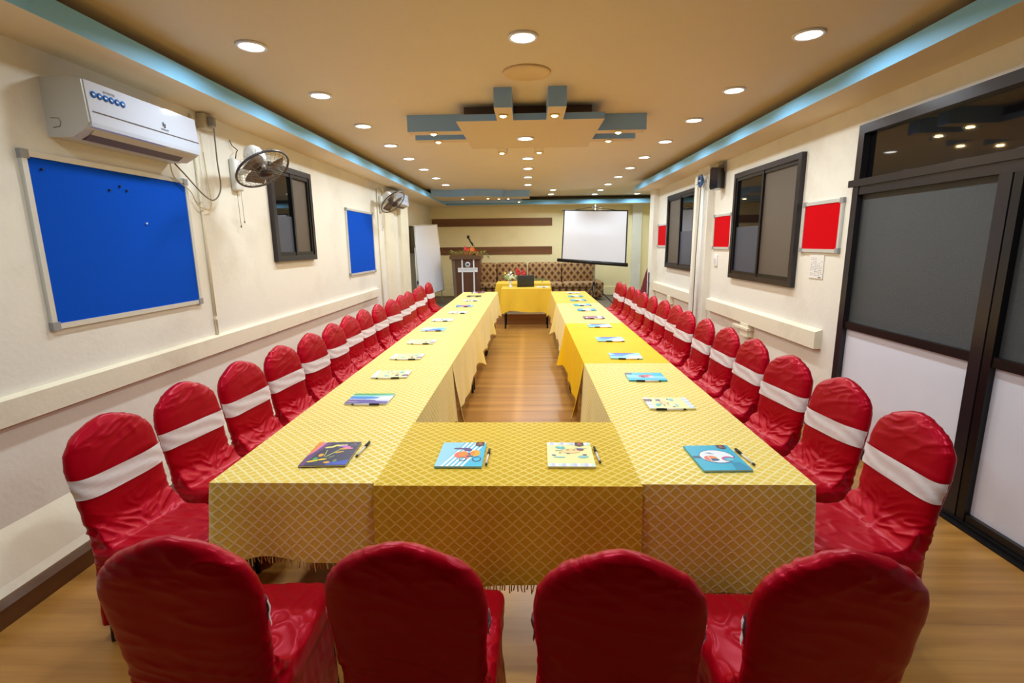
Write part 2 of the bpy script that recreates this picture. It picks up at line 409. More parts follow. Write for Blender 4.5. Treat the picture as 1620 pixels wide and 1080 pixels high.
window(3, XR, -1, 7.65, 9.13, 1.16, 2.378, 8.38, [(8.39, 9.05, 1.24, 2.30, SCREENM), (7.73, 8.37, 1.76, 2.30, GLASSD), (7.73, 8.37, 1.24, 1.76, FILM)], 'dark framed sliding window near the far right corner')

# glazed partition with door, near right
dr = struct('door_1', MB().box((2.44, 3.92, 0), (2.54, 3.985, 2.42)).box((2.44, .1, 2.355), (2.54, 3.92, 2.42)), ALU, 'dark aluminium glazed partition and door on the right')
struct('transom_bar', MB().box((2.43, .1, 1.985), (2.54, 4.03, 2.035)).box((2.445, .1, 1.925), (2.54, 3.92, 1.985)), ALU, None, dr)
for (y0, y1) in ((2.79, 3.92), (1.45, 2.66), (.1, 1.32)):
    struct('middle_rail', MB().box((2.452, y0, .925), (2.53, y1, .98)), ALU2, None, dr)
    struct('bottom_rail', MB().box((2.452, y0, 0), (2.53, y1, .075)), ALU2, None, dr)
    struct('frosted_pane', MB().box((2.482, y0, .98), (2.495, y1, 1.925)), FROST, None, dr)
    struct('white_panel', MB().box((2.478, y0, .075), (2.495, y1, .925)), WHITEPANEL, None, dr)
for (y0, y1) in ((2.715, 2.79), (2.655, 2.705), (1.385, 1.45), (1.32, 1.375)):
    struct('door_stile', MB().box((2.446, y0, 0), (2.53, y1, 1.985)), ALU if y0 in (2.715, 1.385) else ALU2, None, dr)
struct('floor_track', MB().box((2.405, .1, 0), (2.45, 2.79, .012)).box((2.435, .1, .012), (2.45, 2.79, .03)), BLACKMT, None, dr)
struct('transom_post', MB().box((2.45, 2.62, 2.035), (2.53, 2.66, 2.355)), ALU2, None, dr)
for (y0, y1) in ((2.66, 3.92), (.1, 2.62)):
    struct('transom_pane', MB().box((2.485, y0, 2.035), (2.5, y1, 2.355)), GLASSD, None, dr)

# ------------------------------------------------------------------ ceiling features
def cbox(a, b, bottom_m=1):
    mb = MB(); x0, y0, z0 = a; x1, y1, z1 = b
    vs = [(x0, y0, z0), (x1, y0, z0), (x1, y1, z0), (x0, y1, z0), (x0, y0, z1), (x1, y0, z1), (x1, y1, z1), (x0, y1, z1)]
    for i, f in enumerate([(0, 3, 2, 1), (4, 5, 6, 7), (0, 1, 5, 4), (1, 2, 6, 5), (2, 3, 7, 6), (3, 0, 4, 7)]): mb.add(vs, [f], bottom_m if i == 0 else 0)
    return mb
ZP = 2.635
orn = thing('ceiling_ornament', 'grey blue stepped ceiling ornament with projecting beams and warm spotlights', 'ceiling decoration', (0, 5.2, ZC))
def opart(name, mb, m):
    o = mb.build(name, m); o.parent = orn; o.location = (0, -5.2, -ZC); return o
opart('main_panel', cbox((-.615, 4.55, ZP), (.655, 5.82, ZP + .055)), [BLUEG, BEIGEP])
opart('recessed_core', cbox((-.56, 4.68, ZP + .055), (.56, 5.7, ZC)), [mat('brown_core_shade', (120, 92, 78), 0.6), BEIGEP])  # shadow of the recess is put into the core's brown colour
for (x0, x1, y0, y1) in ((-.262, -.122, 4.13, 4.56), (.158, .302, 4.13, 4.56), (-.345, -.235, 5.8, 6.2), (.075, .185, 5.8, 6.2)):
    opart('beam', cbox((x0, y0, ZP - .001), (x1, y1, ZC)), [BLUEG, BEIGEP])
for (x0, x1, y0, y1) in ((-1.12, -.6, 4.91, 5.06), (-1.13, -.6, 5.29, 5.43), (.64, 1.11, 5.0, 5.14), (.64, 1.09, 5.40, 5.54)):
    opart('side_beam', cbox((x0, y0, ZP - .001), (x1, y1, ZC)), [BLUEG, BEIGEP])

wv = thing('ceiling_ornament', 'wavy blue ceiling panel above the lectern at the back left', 'ceiling decoration', (-1, 11.5, ZC))
def wpart(name, mb, m):
    o = mb.build(name, m); o.parent = wv; o.location = (1, -11.5, -ZC); return o
fr_pts = [(-2.1 + 1.55 * i / 24.0, 11.15 + 0.30 * i / 24 + .12 * sin(i / 24.0 * 2.3 * pi)) for i in range(25)]
poly = fr_pts + [(-.55, 12.3), (-2.1, 12.3)]
mbw = MB(); n = len(poly); vs = [(p[0], p[1], 2.625) for p in poly] + [(p[0], p[1], ZC) for p in poly]
mbw.add(vs, [tuple(range(n))[::-1]], 1); mbw.add(vs, [(i, (i + 1) % n, n + (i + 1) % n, n + i) for i in range(n)], 0)
wpart('wavy_panel', mbw, [BLUEG, BEIGEP])
wpart('end_block', cbox((-.56, 11.62, 2.635), (.035, 12.2, ZC)), [BLUEG, BEIGEP])
wpart('lower_tray', MB().box((-2.1, 12.3, 2.6), (-.15, 12.75, 2.66)), BLUEG)

# round ceiling hatch / speaker cover
tag(MB().lathe([(.001, -.004), (.135, -.004), (.145, -.012), (.165, -.012), (.17, 0.0)], 40, org=(-.005, 3.80, ZC)).build('ceiling_cover', mat('ceiling_cover_paint', (222, 194, 146), .5)), 'round flat tan cover plate on the ceiling near the camera', 'ceiling cover')

# ------------------------------------------------------------------ ceiling downlights
LEDM = mat('led_diffuser', (255, 255, 255), 0.5, emit=(1.0, 0.98, 0.96), estr=9.0)
WARMM = mat('warm_lamp', (255, 240, 210), 0.5, emit=(1.0, 0.72, 0.36), estr=9.0)
ring_me = MB().lathe([(.07, -.001), (.07, -.012), (.086, -.012), (.09, 0.0)], 28).mesh('rim', WHITEPL)
disc_me = MB().lathe([(.0001, -.016), (.03, -.0155), (.055, -.0135), (.07, -.009)], 28).mesh('diffuser', LEDM)
sring_me = MB().lathe([(.03, -.001), (.03, -.01), (.04, -.01), (.043, 0.0)], 20).mesh('rim', mat('gold_rim', (230, 200, 130), .3, metal=.5))
sdisc_me = MB().lathe([(.0001, -.022), (.014, -.02), (.024, -.014), (.03, -.004)], 20).mesh('diffuser', WARMM)
led_l = bpy.data.lights.new('led_light', 'AREA'); led_l.shape = 'DISK'; led_l.size = .14; led_l.energy = LED_W; led_l.spread = radians(162); led_l.color = LED_COL
spot_l = bpy.data.lights.new('warm_light', 'AREA'); spot_l.shape = 'DISK'; spot_l.size = .06; spot_l.energy = SPOT_W; spot_l.color = SPOT_COL
def downlight(x, y, z, label, warm=False, group=None):
    t = thing('spotlight' if warm else 'ceiling_light', label, 'spotlight' if warm else 'ceiling light', (x, y, z), 0, group)
    obj('rim', sring_me if warm else ring_me, t); obj('diffuser', sdisc_me if warm else disc_me, t)
    l = bpy.data.objects.new('lamp_glow', spot_l if warm else led_l); COL.objects.link(l); l.parent = t; l.location = (0, 0, -.024)
    return t
for k, y in enumerate((3.21, 4.22, 5.27, 6.28, 7.22, 8.23, 9.30, 10.36)):
    downlight(-1.645, y, ZC, 'round white ceiling light, %s from the front in the row above the left chairs' % ORD[k], group='white downlights')
downlight(-.025, 3.18, ZC, 'round white ceiling light nearest the camera, alone in front of the ornament', group='white downlights')
for k, y in enumerate((7.38, 8.34, 9.4, 10.57)):
    downlight(.0, y, ZC, 'round white ceiling light, %s behind the ornament in the middle row' % ORD[k], group='white downlights')
for k, y in enumerate((3.25, 4.33, 5.31, 6.36, 7.46, 8.46, 9.53, 10.70, 11.8, 12.8)):
    downlight(1.64, y, ZC, 'round white ceiling light, %s from the front in the row above the right chairs' % ORD[k], group='white downlights')
downlight(.56, 11.63, ZC, 'round white ceiling light, nearer of the two right of the wavy ceiling panel', group='white downlights')
downlight(.56, 12.63, ZC, 'round white ceiling light, farther of the two right of the wavy ceiling panel', group='white downlights')
downlight(2.68, 12.82, ZC, 'round white ceiling light over the right alcove beyond the wall end', group='white downlights')
downlight(-.024, 5.28, ZP, 'round white ceiling light set in the middle of the ornament panel', group='white downlights')
for x, y, l in ((-1.645, 1.5, 'left'), (0.0, 1.5, 'middle'), (1.64, 1.5, 'right')):  # unseen lights, added to brighten the front cloth and the seats
    downlight(x, y, ZC, 'round white ceiling light added out of view to brighten the front, %s of three' % l, group='white downlights')
for x, y, l in ((-.2, 4.36, 'small warm spotlight under the left front beam of the ornament'), (.222, 4.38, 'small warm spotlight under the right front beam of the ornament'),
                (-.89, 4.985, 'small warm spotlight under the nearer left side beam of the ornament'), (-.91, 5.36, 'small warm spotlight under the farther left side beam of the ornament'),
                (.86, 5.07, 'small warm spotlight under the nearer right side beam of the ornament'), (.83, 5.47, 'small warm spotlight under the farther right side beam of the ornament'),
                (-.298, 6.06, 'small warm spotlight under the left rear beam of the ornament'), (.131, 6.06, 'small warm spotlight under the right rear beam of the ornament')):
    downlight(x, y, ZP - .001, l, True, 'warm ornament spotlights')
for x, y, z, l in ((-1.49, 11.75, 2.625, 'leftmost small warm spotlight under the wavy ceiling panel'), (-.91, 11.75, 2.625, 'second small warm spotlight from the left under the wavy panel'),
                   (-.67, 11.85, 2.625, 'third small warm spotlight from the left under the wavy panel'), (-.46, 12.0, 2.635, 'fourth small warm spotlight from the left under the wavy panel'),
                   (-.22, 12.5, 2.6, 'rightmost small warm spotlight under the wavy ceiling panel')):
    downlight(x, y, z, l, True, 'warm wavy panel spotlights')

# ------------------------------------------------------------------ tables and cloths
CLOTH_PALE = lattice_cloth('pale_gold_damask', (238, 203, 66), (253, 234, 158), .047, .044, .15)
CLOTH_GOLD = lattice_cloth('gold_damask', (216, 176, 30), (240, 210, 92), .047, .044, .15, .85)
CLOTH_YELL = lattice_cloth('deep_yellow_damask', (246, 190, 0), (250, 198, 10), .045, .045, .13, .8)
CLOTH_MID = lattice_cloth('warm_yellow_damask', (226, 180, 36), (244, 208, 84), .05, .05, .14, .8)
for _m, _s in ((CLOTH_YELL, 0.0), (CLOTH_GOLD, .08), (CLOTH_MID, .08)):
    _b = _m.node_tree.nodes['Principled BSDF']; _b.inputs['Sheen Weight'].default_value = _s; _b.inputs['Specular IOR Level'].default_value = .2
FRINGE = mat('cloth_fringe', (196, 160, 84), 0.8)
TABLEW = wood('table_board', (150, 110, 66), (176, 134, 86), .5, 8, 0)

def cloth(name, rect, path, hem, m, label, seed, ztop=.7545, amp=.012, flare=.07, group=None, tilt=0.0):
    """rect x0,y0,x1,y1 of the top; path: corner points of the hanging edge (open polyline on the rim, counter-clockwise = outward right)"""
    rnd = random.Random(seed)
    x0, y0, x1, y1 = rect; mb = MB(); uvs = []
    NX, NY = max(4, int((x1 - x0) / .08)), max(4, int((y1 - y0) / .08))
    vs = []
    for j in range(NY + 1):
        for i in range(NX + 1):
            x = x0 + (x1 - x0) * i / NX; y = y0 + (y1 - y0) * j / NY
            edge = min(i, NX - i, j, NY - j)
            z = ztop + (0.0012 * noise.noise(Vector((x * 7, y * 7, seed))) if edge > 0 else -.001)
            vs.append((x, y, z)); uvs.append((x, y))
    fs = [(j * (NX + 1) + i, j * (NX + 1) + i + 1, (j + 1) * (NX + 1) + i + 1, (j + 1) * (NX + 1) + i) for j in range(NY) for i in range(NX)]
    mb.add(vs, fs, 0, True)
    # hanging part
    segs = []; 
    for a, b in zip(path[:-1], path[1:]):
        d = Vector((b[0] - a[0], b[1] - a[1], 0)); L = d.length; d.normalize(); nrm = Vector((d.y, -d.x, 0)); segs.append((Vector((a[0], a[1], 0)), d, nrm, L))
    pts = []; s = 0.0
    corners = [0.0]
    for si, (a, d, nrm, L) in enumerate(segs):
        k = max(3, int(L / .022))
        for q in range(k + (1 if si == len(segs) - 1 else 0)):
            t = q / k * L; nn = nrm.copy()
            if si > 0 and t < .05: nn = (nrm * (1 + t / .05) + segs[si - 1][2] * (1 - t / .05)).normalized()
            if si < len(segs) - 1 and L - t < .05: nn = (nrm * (1 + (L - t) / .05) + segs[si + 1][2] * (1 - (L - t) / .05)).normalized()
            pts.append((a + d * t, nn, s + t))
        s += L; corners.append(s)
    total = s
    K = 12; rows = []
    ph = [rnd.uniform(0, 6.28) for _ in range(4)]
    fr = [rnd.uniform(5, 7), rnd.uniform(11, 14), rnd.uniform(19, 24)]
    hems = []
    for (p, nn, sv) in pts:
        dc = min(abs(sv - c) for c in corners)
        end = min(sv, total - sv)
        c1 = math.exp(-(dc / .10) ** 2)
        f = .55 * (1 + sin(fr[0] * sv + ph[0])) * .5 + .3 * sin(fr[1] * sv + ph[1]) + .2 * sin(fr[2] * sv + ph[2])
        off = amp * (1.2 + 1.6 * f) + flare * c1
        h = (hem if not isinstance(hem, (list, tuple)) else hem[[i for i in range(len(corners) - 1) if sv <= corners[i + 1] + 1e-6][0]]) + .018 * sin(3.1 * sv + ph[3]) + .01 * sin(9 * sv + ph[2]) - .05 * c1
        hems.append((off, h))
    for k in range(K + 1):
        t = k / K
        for (p, nn, sv), (off, h) in zip(pts, hems):
            o = .004 * min(1, t * 6) + off * t ** 1.25
            z = (ztop - .001) * (1 - t) + h * t
            if k == 0: z = ztop - .001
            q = p + nn * o; rows.append((q.x, q.y, z)); uvs.append((sv + .3, (ztop - z) + .01 + sv * 0))
    W = len(pts); off0 = len(mb.v)
    mb.add(rows, [(k * W + i, (k + 1) * W + i, (k + 1) * W + i + 1, k * W + i + 1) for k in range(K) for i in range(W - 1)], 0, True)
    o = mb.build(name, m)
    me = o.data; ul = me.uv_layers.new(name='UVMap')
    for lp in me.loops: ul.data[lp.index].uv = uvs[lp.vertex_index]
    tag(o, label, 'tablecloth', group)
    # knotted fringe along the hem
    fb = MB(); acc = 0.0
    for i in range(W - 1):
        a = Vector(rows[K * W + i]); b = Vector(rows[K * W + i + 1]); n_ = 2
        for q in range(n_):
            p = a.lerp(b, (q + rnd.random() * .6) / n_); dx, dy = rnd.uniform(-.006, .006), rnd.uniform(-.006, .006); L = rnd.uniform(.018, .034); w = .0022
            fb.add([(p.x - w, p.y - w, p.z), (p.x + w, p.y - w, p.z), (p.x, p.y + w, p.z), (p.x + dx - w, p.y + dy - w, p.z - L), (p.x + dx + w, p.y + dy - w, p.z - L), (p.x + dx, p.y + dy + w, p.z - L)],
                   [(0, 1, 4, 3), (1, 2, 5, 4), (2, 0, 3, 5), (3, 4, 5)])
    f = fb.build('fringe', FRINGE, o); tag(f, kind='stuff')
    return o

def table(label, x0, y0, x1, y1, top=.75, base=0.0, group='folding tables'):
    cx, cy = (x0 + x1) / 2, (y0 + y1) / 2
    t = thing('folding_table', label, 'table', (cx, cy, base), 0, group)
    hx, hy = (x1 - x0) / 2 - .006, (y1 - y0) / 2 - .006; h = top - base
    MB().box((-hx, -hy, h - .03), (hx, hy, h)).build('tabletop', TABLEW, t)
    for sy in (-1, 1):
        MB().box((-hx + .03, sy * (hy - .04) - .01, h - .075), (hx - .03, sy * (hy - .04) + .01, h - .03)).build('apron', BLACKMT, t)
    for sx in (-1, 1):
        for sy in (-1, 1):
            px, py = sx * (hx - .06), sy * (hy - .06)
            MB().box((px - .014, py - .014, 0), (px + .014, py + .014, h - .03)).build('leg', BLACKMT, t)
    return t

XT = [-1.176, -.557, .394, 1.008]; YT = [1.662, 3.492, 5.322, 7.152, 8.99]
left_desc = ['pale gold cloth with woven lattice on the front left table', 'pale gold cloth on the second table of the left row', 'pale gold cloth on the third table of the left row', 'pale gold cloth on the farthest table of the left row']
right_desc = ['pale gold cloth with woven lattice on the front right table', 'deep yellow cloth on the second table of the right row', 'pale gold cloth on the third table of the right row', 'warm yellow cloth on the farthest table of the right row']
for k in range(4):
    a, b = YT[k], YT[k + 1]
    table('cloth covered folding table, %s from the front in the left row' % ORD[k], XT[0], a, XT[1], b)
    if k == 0: path = [(XT[0], b), (XT[0], a), (XT[1], a), (XT[1], b)]
    elif k == 3: path = [(XT[1], a), (XT[1], b), (XT[0], b), (XT[0], a)]
    else: path = None
    if path: cloth('tablecloth', (XT[0], a, XT[1], b), path, [.42, .445, .36] if k == 0 else .36, CLOTH_PALE, left_desc[k], 10 + k, amp=.012 if k else .014, flare=.05 if k else .01, group='tablecloths')
    else:
        o = cloth('tablecloth', (XT[0], a, XT[1], b), [(XT[1], a), (XT[1], b)], .34, CLOTH_PALE, left_desc[k], 10 + k, flare=.06, group='tablecloths')
    table('cloth covered folding table, %s from the front in the right row' % ORD[k], XT[2], a, XT[3], b)
    m = [CLOTH_PALE, CLOTH_YELL, CLOTH_PALE, CLOTH_MID][k]
    if k == 0: path = [(XT[2], b), (XT[2], a), (XT[3], a), (XT[3], b)]
    elif k == 3: path = [(XT[3], a), (XT[3], b), (XT[2], b), (XT[2], a)]
    else: path = [(XT[2], b), (XT[2], a)]
    cloth('tablecloth', (XT[2], a, XT[3], b), path, .35, m, right_desc[k], 20 + k, amp=.012 if k else .014, flare=(.01, .07, .07, .06)[k], group='tablecloths')
table('cloth covered folding table closing the front between both rows', XT[1] + .01, YT[0], XT[2] - .01, 2.285)
CX0, CX1 = XT[1] - .004, XT[2] + .004
cloth('tablecloth', (CX0, YT[0] - .022, CX1, 2.285), [(CX0, YT[0] - .022), (CX1, YT[0] - .022)], .385, CLOTH_GOLD, 'darker gold cloth on the middle front table between both rows', 31, ztop=.7575, amp=.015, flare=.012, group='tablecloths')
# head tables
table('small cloth covered table carrying the laptop before the stage', -.515, 9.42, .425, 10.0, top=.765)
cloth('tablecloth', (-.515, 9.42, .425, 10.0), [(-.515, 10.0), (-.515, 9.42), (.425, 9.42), (.425, 10.0)], .33, CLOTH_MID, 'yellow cloth hanging over the laptop table before the stage', 41, ztop=.7695, flare=.03, amp=.02, group='tablecloths')
table('low cloth covered table on the stage behind the laptop table', -.69, 10.5, .465, 11.3, top=.775, base=.2)
cloth('tablecloth', (-.69, 10.5, .465, 11.3), [(-.69, 11.3), (-.69, 10.5), (.465, 10.5), (.465, 11.3)], .4, CLOTH_MID, 'yellow cloth on the low table on the stage', 42, ztop=.7795, flare=.03, amp=.02, group='tablecloths')

# ------------------------------------------------------------------ chairs with stretch covers
def fabric(name, rgb, rough, sheen_col, sheen=.6, bump=.35, scale=22, spec=.5):
    m = mat(name, rgb, rough, spec=spec, sheen=sheen, bump=bump, bump_scale=scale)
    b = m.node_tree.nodes['Principled BSDF']; b.inputs['Sheen Tint'].default_value = lin(sheen_col); b.inputs['Specular Tint'].default_value = lin(sheen_col)
    return m
REDF = fabric('red_satin_cover', (172, 4, 26), .33, (255, 70, 105), 0.0, bump=0, spec=.9)
SASHF = fabric('white_satin_sash', (238, 232, 232), .42, (255, 255, 255), .3, bump=.25, scale=16)
LEGM = mat('chair_leg_metal', (60, 52, 46), .35, metal=.8)

def half_w(z):
    pr = [(.05, .198), (.3, .192), (.45, .188), (.6, .194), (.70, .201), (.765, .202), (.80, .194), (.835, .174), (.868, .138), (.893, .095), (.908, .058), (.917, .028), (.92, .001)]
    for (a, wa), (b, wb) in zip(pr[:-1], pr[1:]):
        if a <= z <= b: return wa + (wb - wa) * (z - a) / (b - a)
    return .001
def lean(z):   # centre line of the back, y
    return -.235 - .075 * max(0, (z - .40)) / .52 if z > .4 else -.235 - .02 * (.4 - z) / .4
def build_chair_variant(seed):
    rnd = random.Random(seed)
    mb = MB()
    # back slab, lofted
    zs = [.07 + (.79 - .07) * i / 18 for i in range(19)] + [.81, .83, .848, .865, .88, .893, .903, .911, .916, .9195]
    rings = []
    for z in zs:
        w = max(.004, half_w(z)); t = .036 if z < .8 else max(.012, .036 * min(1, (w / .2) ** .5)); c = lean(z)
        ring = []
        for k in range(24):
            a = 2 * pi * k / 24; ex = 4.0 if w > .1 else 3.0
            cx, sy = cos(a), sin(a)
            ring.append((w * (abs(cx) ** (2 / ex)) * (1 if cx >= 0 else -1), c + t * (abs(sy) ** (2 / 2.6)) * (1 if sy >= 0 else -1), z))
        rings.append(ring)
    vs = [p for r in rings for p in r]; fs = [(i * 24 + k, i * 24 + (k + 1) % 24, (i + 1) * 24 + (k + 1) % 24, (i + 1) * 24 + k) for i in range(len(rings) - 1) for k in range(24)]
    fs += [tuple(range(24))[::-1], tuple((len(rings) - 1) * 24 + k for k in range(24))]
    mb.add(vs, fs)
    # seat cushion
    mb.rbox((-.2, -.25, .33), (.2, .195, .432), .03, seg=3)
    # skirt
    n = 64; loop = []
    for k in range(n):
        a = 2 * pi * k / n; cx, sy = cos(a), sin(a)
        loop.append(((abs(cx) ** .35) * (1 if cx >= 0 else -1), (abs(sy) ** .35) * (1 if sy >= 0 else -1), k))
    rr = []
    for (z, sx, sy) in ((.385, .192, .205), (.28, .196, .210), (.18, .201, .214), (.075, .206, .220)):
        r = []
        for (px, py, k) in loop:
            wv = 1 + (.385 - z) / .35 * .035 * sin(k * .95 + seed) * (.5 + .5 * sin(k * .37 + seed * 2))
            r.append((px * sx * wv, -.028 + py * sy * wv, z + (rnd.uniform(-.004, .004) if z < .1 else 0)))
        rr.append(r)
    vs = [p for r in rr for p in r]; fs = [(i * n + (k + 1) % n, i * n + k, (i + 1) * n + k, (i + 1) * n + (k + 1) % n) for i in range(len(rr) - 1) for k in range(n)]
    fs += [tuple(range(n)), tuple(len(vs) - n + k for k in range(n))[::-1]]
    mb.add(vs, fs)
    # cloth stretched from back to seat
    mb.prism([(-.235, .37), (-.13, .42), (-.175, .445), (-.215, .51)], -.185, .185, axis=0)
    me = mb.mesh('cover_raw', REDF)
    o = bpy.data.objects.new('tmp', me); COL.objects.link(o)
    md = o.modifiers.new('r', 'REMESH'); md.mode = 'VOXEL'; md.voxel_size = .0068; md.use_smooth_shade = True
    sm = o.modifiers.new('s', 'SMOOTH'); sm.factor = .5; sm.iterations = 5
    dg = bpy.context.evaluated_depsgraph_get(); me2 = bpy.data.meshes.new_from_object(o.evaluated_get(dg))
    bpy.data.objects.remove(o)
    # creases: stretched noise, strongest where the cloth pulls at the bend and at the top
    off = Vector((seed * 3.7, seed * 1.3, 0)); 
    co = [v.co.copy() for v in me2.vertices]; no = [v.normal.copy() for v in me2.vertices]
    ang = rnd.uniform(.5, .9)
    for i, v in enumerate(me2.vertices):
        p = co[i]; nrm = no[i]
        if nrm.z < -.8: continue
        sx = 1 if p.x > 0 else -1
        bend = math.exp(-((p.z - .485) / .085) ** 2) * (1 if p.y > -.27 else .35)
        top = math.exp(-((p.z - .86) / .06) ** 2) * .9
        skirt = min(1, max(0, (.40 - p.z) / .06))
        q = Vector((p.x * 6 + p.z * 9 * ang * sx, p.z * 26 - abs(p.x) * 16, p.y * 14)) + off
        rg = 1 - abs(noise.noise(q)) * 2.4
        d = bend * (.0075 * max(0, 1 - 3.2 * abs(noise.noise(q))) ** 1.3 - .002)
        q2 = Vector((p.x * 13, p.z * 38 + p.x * 10, p.y * 10)) + off
        d += top * .0048 * max(0, 1 - abs(noise.noise(q2)) * 2.6) ** 1.3
        q3 = Vector((p.x * 26, p.y * 26, p.z * 4)) + off
        d += skirt * .007 * noise.noise(q3)
        q4 = Vector((p.x * 5, p.z * 17 + p.x * 5 * ang, p.y * 6)) + off
        d += .0022 * max(0, 1 - abs(noise.noise(q4)) * 3)
        v.co = p + nrm * d
    me2.update()
    normals = [v.normal.copy() for v in me2.vertices]
    # split into backrest / seat / skirt, keeping one continuous shading
    groups = {'backrest': [], 'seat': [], 'skirt': []}
    for f in me2.polygons:
        c = f.center
        if c.z > .45 or (c.y < -.205 and c.z > .365) : k = 'backrest'
        elif c.z > .37: k = 'seat'
        else: k = 'skirt'
        groups[k].append(tuple(f.vertices))
    out = {}
    for k, fl in groups.items():
        used = {}; vs = []
        nf = []
        for f in fl:
            q = []
            for vi in f:
                if vi not in used: used[vi] = len(vs); vs.append(tuple(me2.vertices[vi].co))
                q.append(used[vi])
            nf.append(q)
        m = bpy.data.meshes.new(k); m.from_pydata(vs, [], nf); m.materials.append(REDF)
        m.polygons.foreach_set('use_smooth', [True] * len(nf)); m.update()
        inv = {b: a for a, b in used.items()}
        m.normals_split_custom_set_from_vertices([tuple(normals[inv[i]]) for i in range(len(vs))])
        out[k] = m
    # sash: wraps the front and both sides of the back
    sb = MB(); cols = []
    K = 30
    for k in range(K + 1):
        a = .01 * pi + (.98 * pi) * k / K
        cols.append(a)
    rows = 7; vs = []
    zc = .675; hh = .042
    for r in range(rows):
        for k, a in enumerate(cols):
            cx, sy = cos(a), sin(a); f = r / (rows - 1); z = zc + hh * (2 * f - 1) + .004 * sin(k * .25 + seed)
            w = half_w(z) + .0055; t = .036 + .010; wr = .0025 * sin(f * 9 + k * .55 + seed) * (1 if 0 < r < rows - 1 else .3)
            x = (w + wr) * (abs(cx) ** .5) * (1 if cx >= 0 else -1); y = lean(z) + (t + wr) * (abs(sy) ** (2 / 2.6)) * (1 if sy >= 0 else -1)
            vs.append((x, y, z))
    nK = K + 1
    sb.add(vs, [(r * nK + k, r * nK + k + 1, (r + 1) * nK + k + 1, (r + 1) * nK + k) for r in range(rows - 1) for k in range(K)], 0, True)
    out['sash'] = sb.mesh('sash', SASHF)
    return out
leg_mes = []
for (sx, sy) in ((-1, -1), (1, -1), (-1, 1), (1, 1)):
    yy = -.215 if sy < 0 else .14
    leg_mes.append(MB().tube([(sx * .18, yy, .2), (sx * .182, yy + sy * .015, .0)], .011, 8).mesh('leg', LEGM))
VARS = [build_chair_variant(s) for s in (1, 2, 3, 4, 5)]
def chair(peak, face_deg, label, group, var):
    rz = radians(face_deg - 90); R = Matrix.Rotation(rz, 3, 'Z')
    loc = Vector((peak[0], peak[1], 0)) - R @ Vector((0, -.31, 0))
    t = thing('banquet_chair', label, 'chair', (loc.x, loc.y, 0), rz, group)
    for k in ('backrest', 'seat', 'skirt', 'sash'): obj(k, VARS[var][k], t)
    for m in leg_mes: obj('leg', m, t)
    return t
LP = [(-1.79, 1.94), (-1.80, 2.43), (-1.775, 2.90), (-1.76, 3.38), (-1.76, 3.87), (-1.78, 4.38), (-1.81, 4.88), (-1.82, 5.36), (-1.80, 5.84), (-1.78, 6.37), (-1.79, 6.92), (-1.82, 7.45), (-1.80, 7.98), (-1.86, 8.5), (-1.87, 9.25)]
LA = [-7, -7, -7, -6, -6, -5, -6, -4, -3, -10, -8, -4, -9, -5, -6]
RP = [(1.56, 1.95), (1.59, 2.47), (1.59, 2.99), (1.61, 3.52), (1.62, 4.02), (1.61, 4.5), (1.61, 5.05), (1.64, 5.52), (1.64, 6.02), (1.62, 6.49), (1.61, 6.98), (1.63, 7.47), (1.64, 7.98), (1.61, 8.47), (1.62, 8.97)]
RA = [182, 186, 190, 184, 184, 181, 186, 183, 184, 180, 182, 178, 183, 180, 181]
rv = random.Random(3)
for k in range(15):
    far = 'nearest the camera' if k == 0 else ('farthest from the camera' if k == 14 else ORD[k] + ' from the front')
    chair(LP[k], LA[k], 'red covered chair with white sash along the left wall, %s' % far, 'chairs on the left side', rv.randrange(5))
    chair(RP[k], RA[k], 'red covered chair with white sash along the right wall, %s' % far, 'chairs on the right side', rv.randrange(5))
for (x, y, a, w, v) in ((-.872, 1.055, 92, 'leftmost', 0), (-.305, 1.04, 88, 'second from left', 1), (.206, 1.015, 86, 'second from right', 2), (.715, 1.025, 90, 'rightmost', 3)):
    chair((x, y), a, 'red covered chair seen from behind in the front row, %s' % w, 'chairs in the front row', v)

# ------------------------------------------------------------------ notebooks and pens
def flat(name, rgb, rough=.35): return mat('print_' + name, rgb, rough)
PAPER = mat('paper_white', (238, 236, 230), .7)
def ell(cx, cy, rx, ry, rot=0.0, n=18):
    return [(cx + rx * cos(2 * pi * k / n) * cos(rot) - ry * sin(2 * pi * k / n) * sin(rot), cy + rx * cos(2 * pi * k / n) * sin(rot) + ry * sin(2 * pi * k / n) * cos(rot)) for k in range(n)]
def rct(x0, y0, x1, y1): return [(x0, y0), (x1, y0), (x1, y1), (x0, y1)]
def ring(cx, cy, r, w, n=20):
    out = []
    for k in range(n):
        a, b = 2 * pi * k / n, 2 * pi * (k + 1) / n
        out.append([(cx + (r - w) * cos(a), cy + (r - w) * sin(a)), (cx + r * cos(a), cy + r * sin(a)), (cx + r * cos(b), cy + r * sin(b)), (cx + (r - w) * cos(b), cy + (r - w) * sin(b))])
    return out
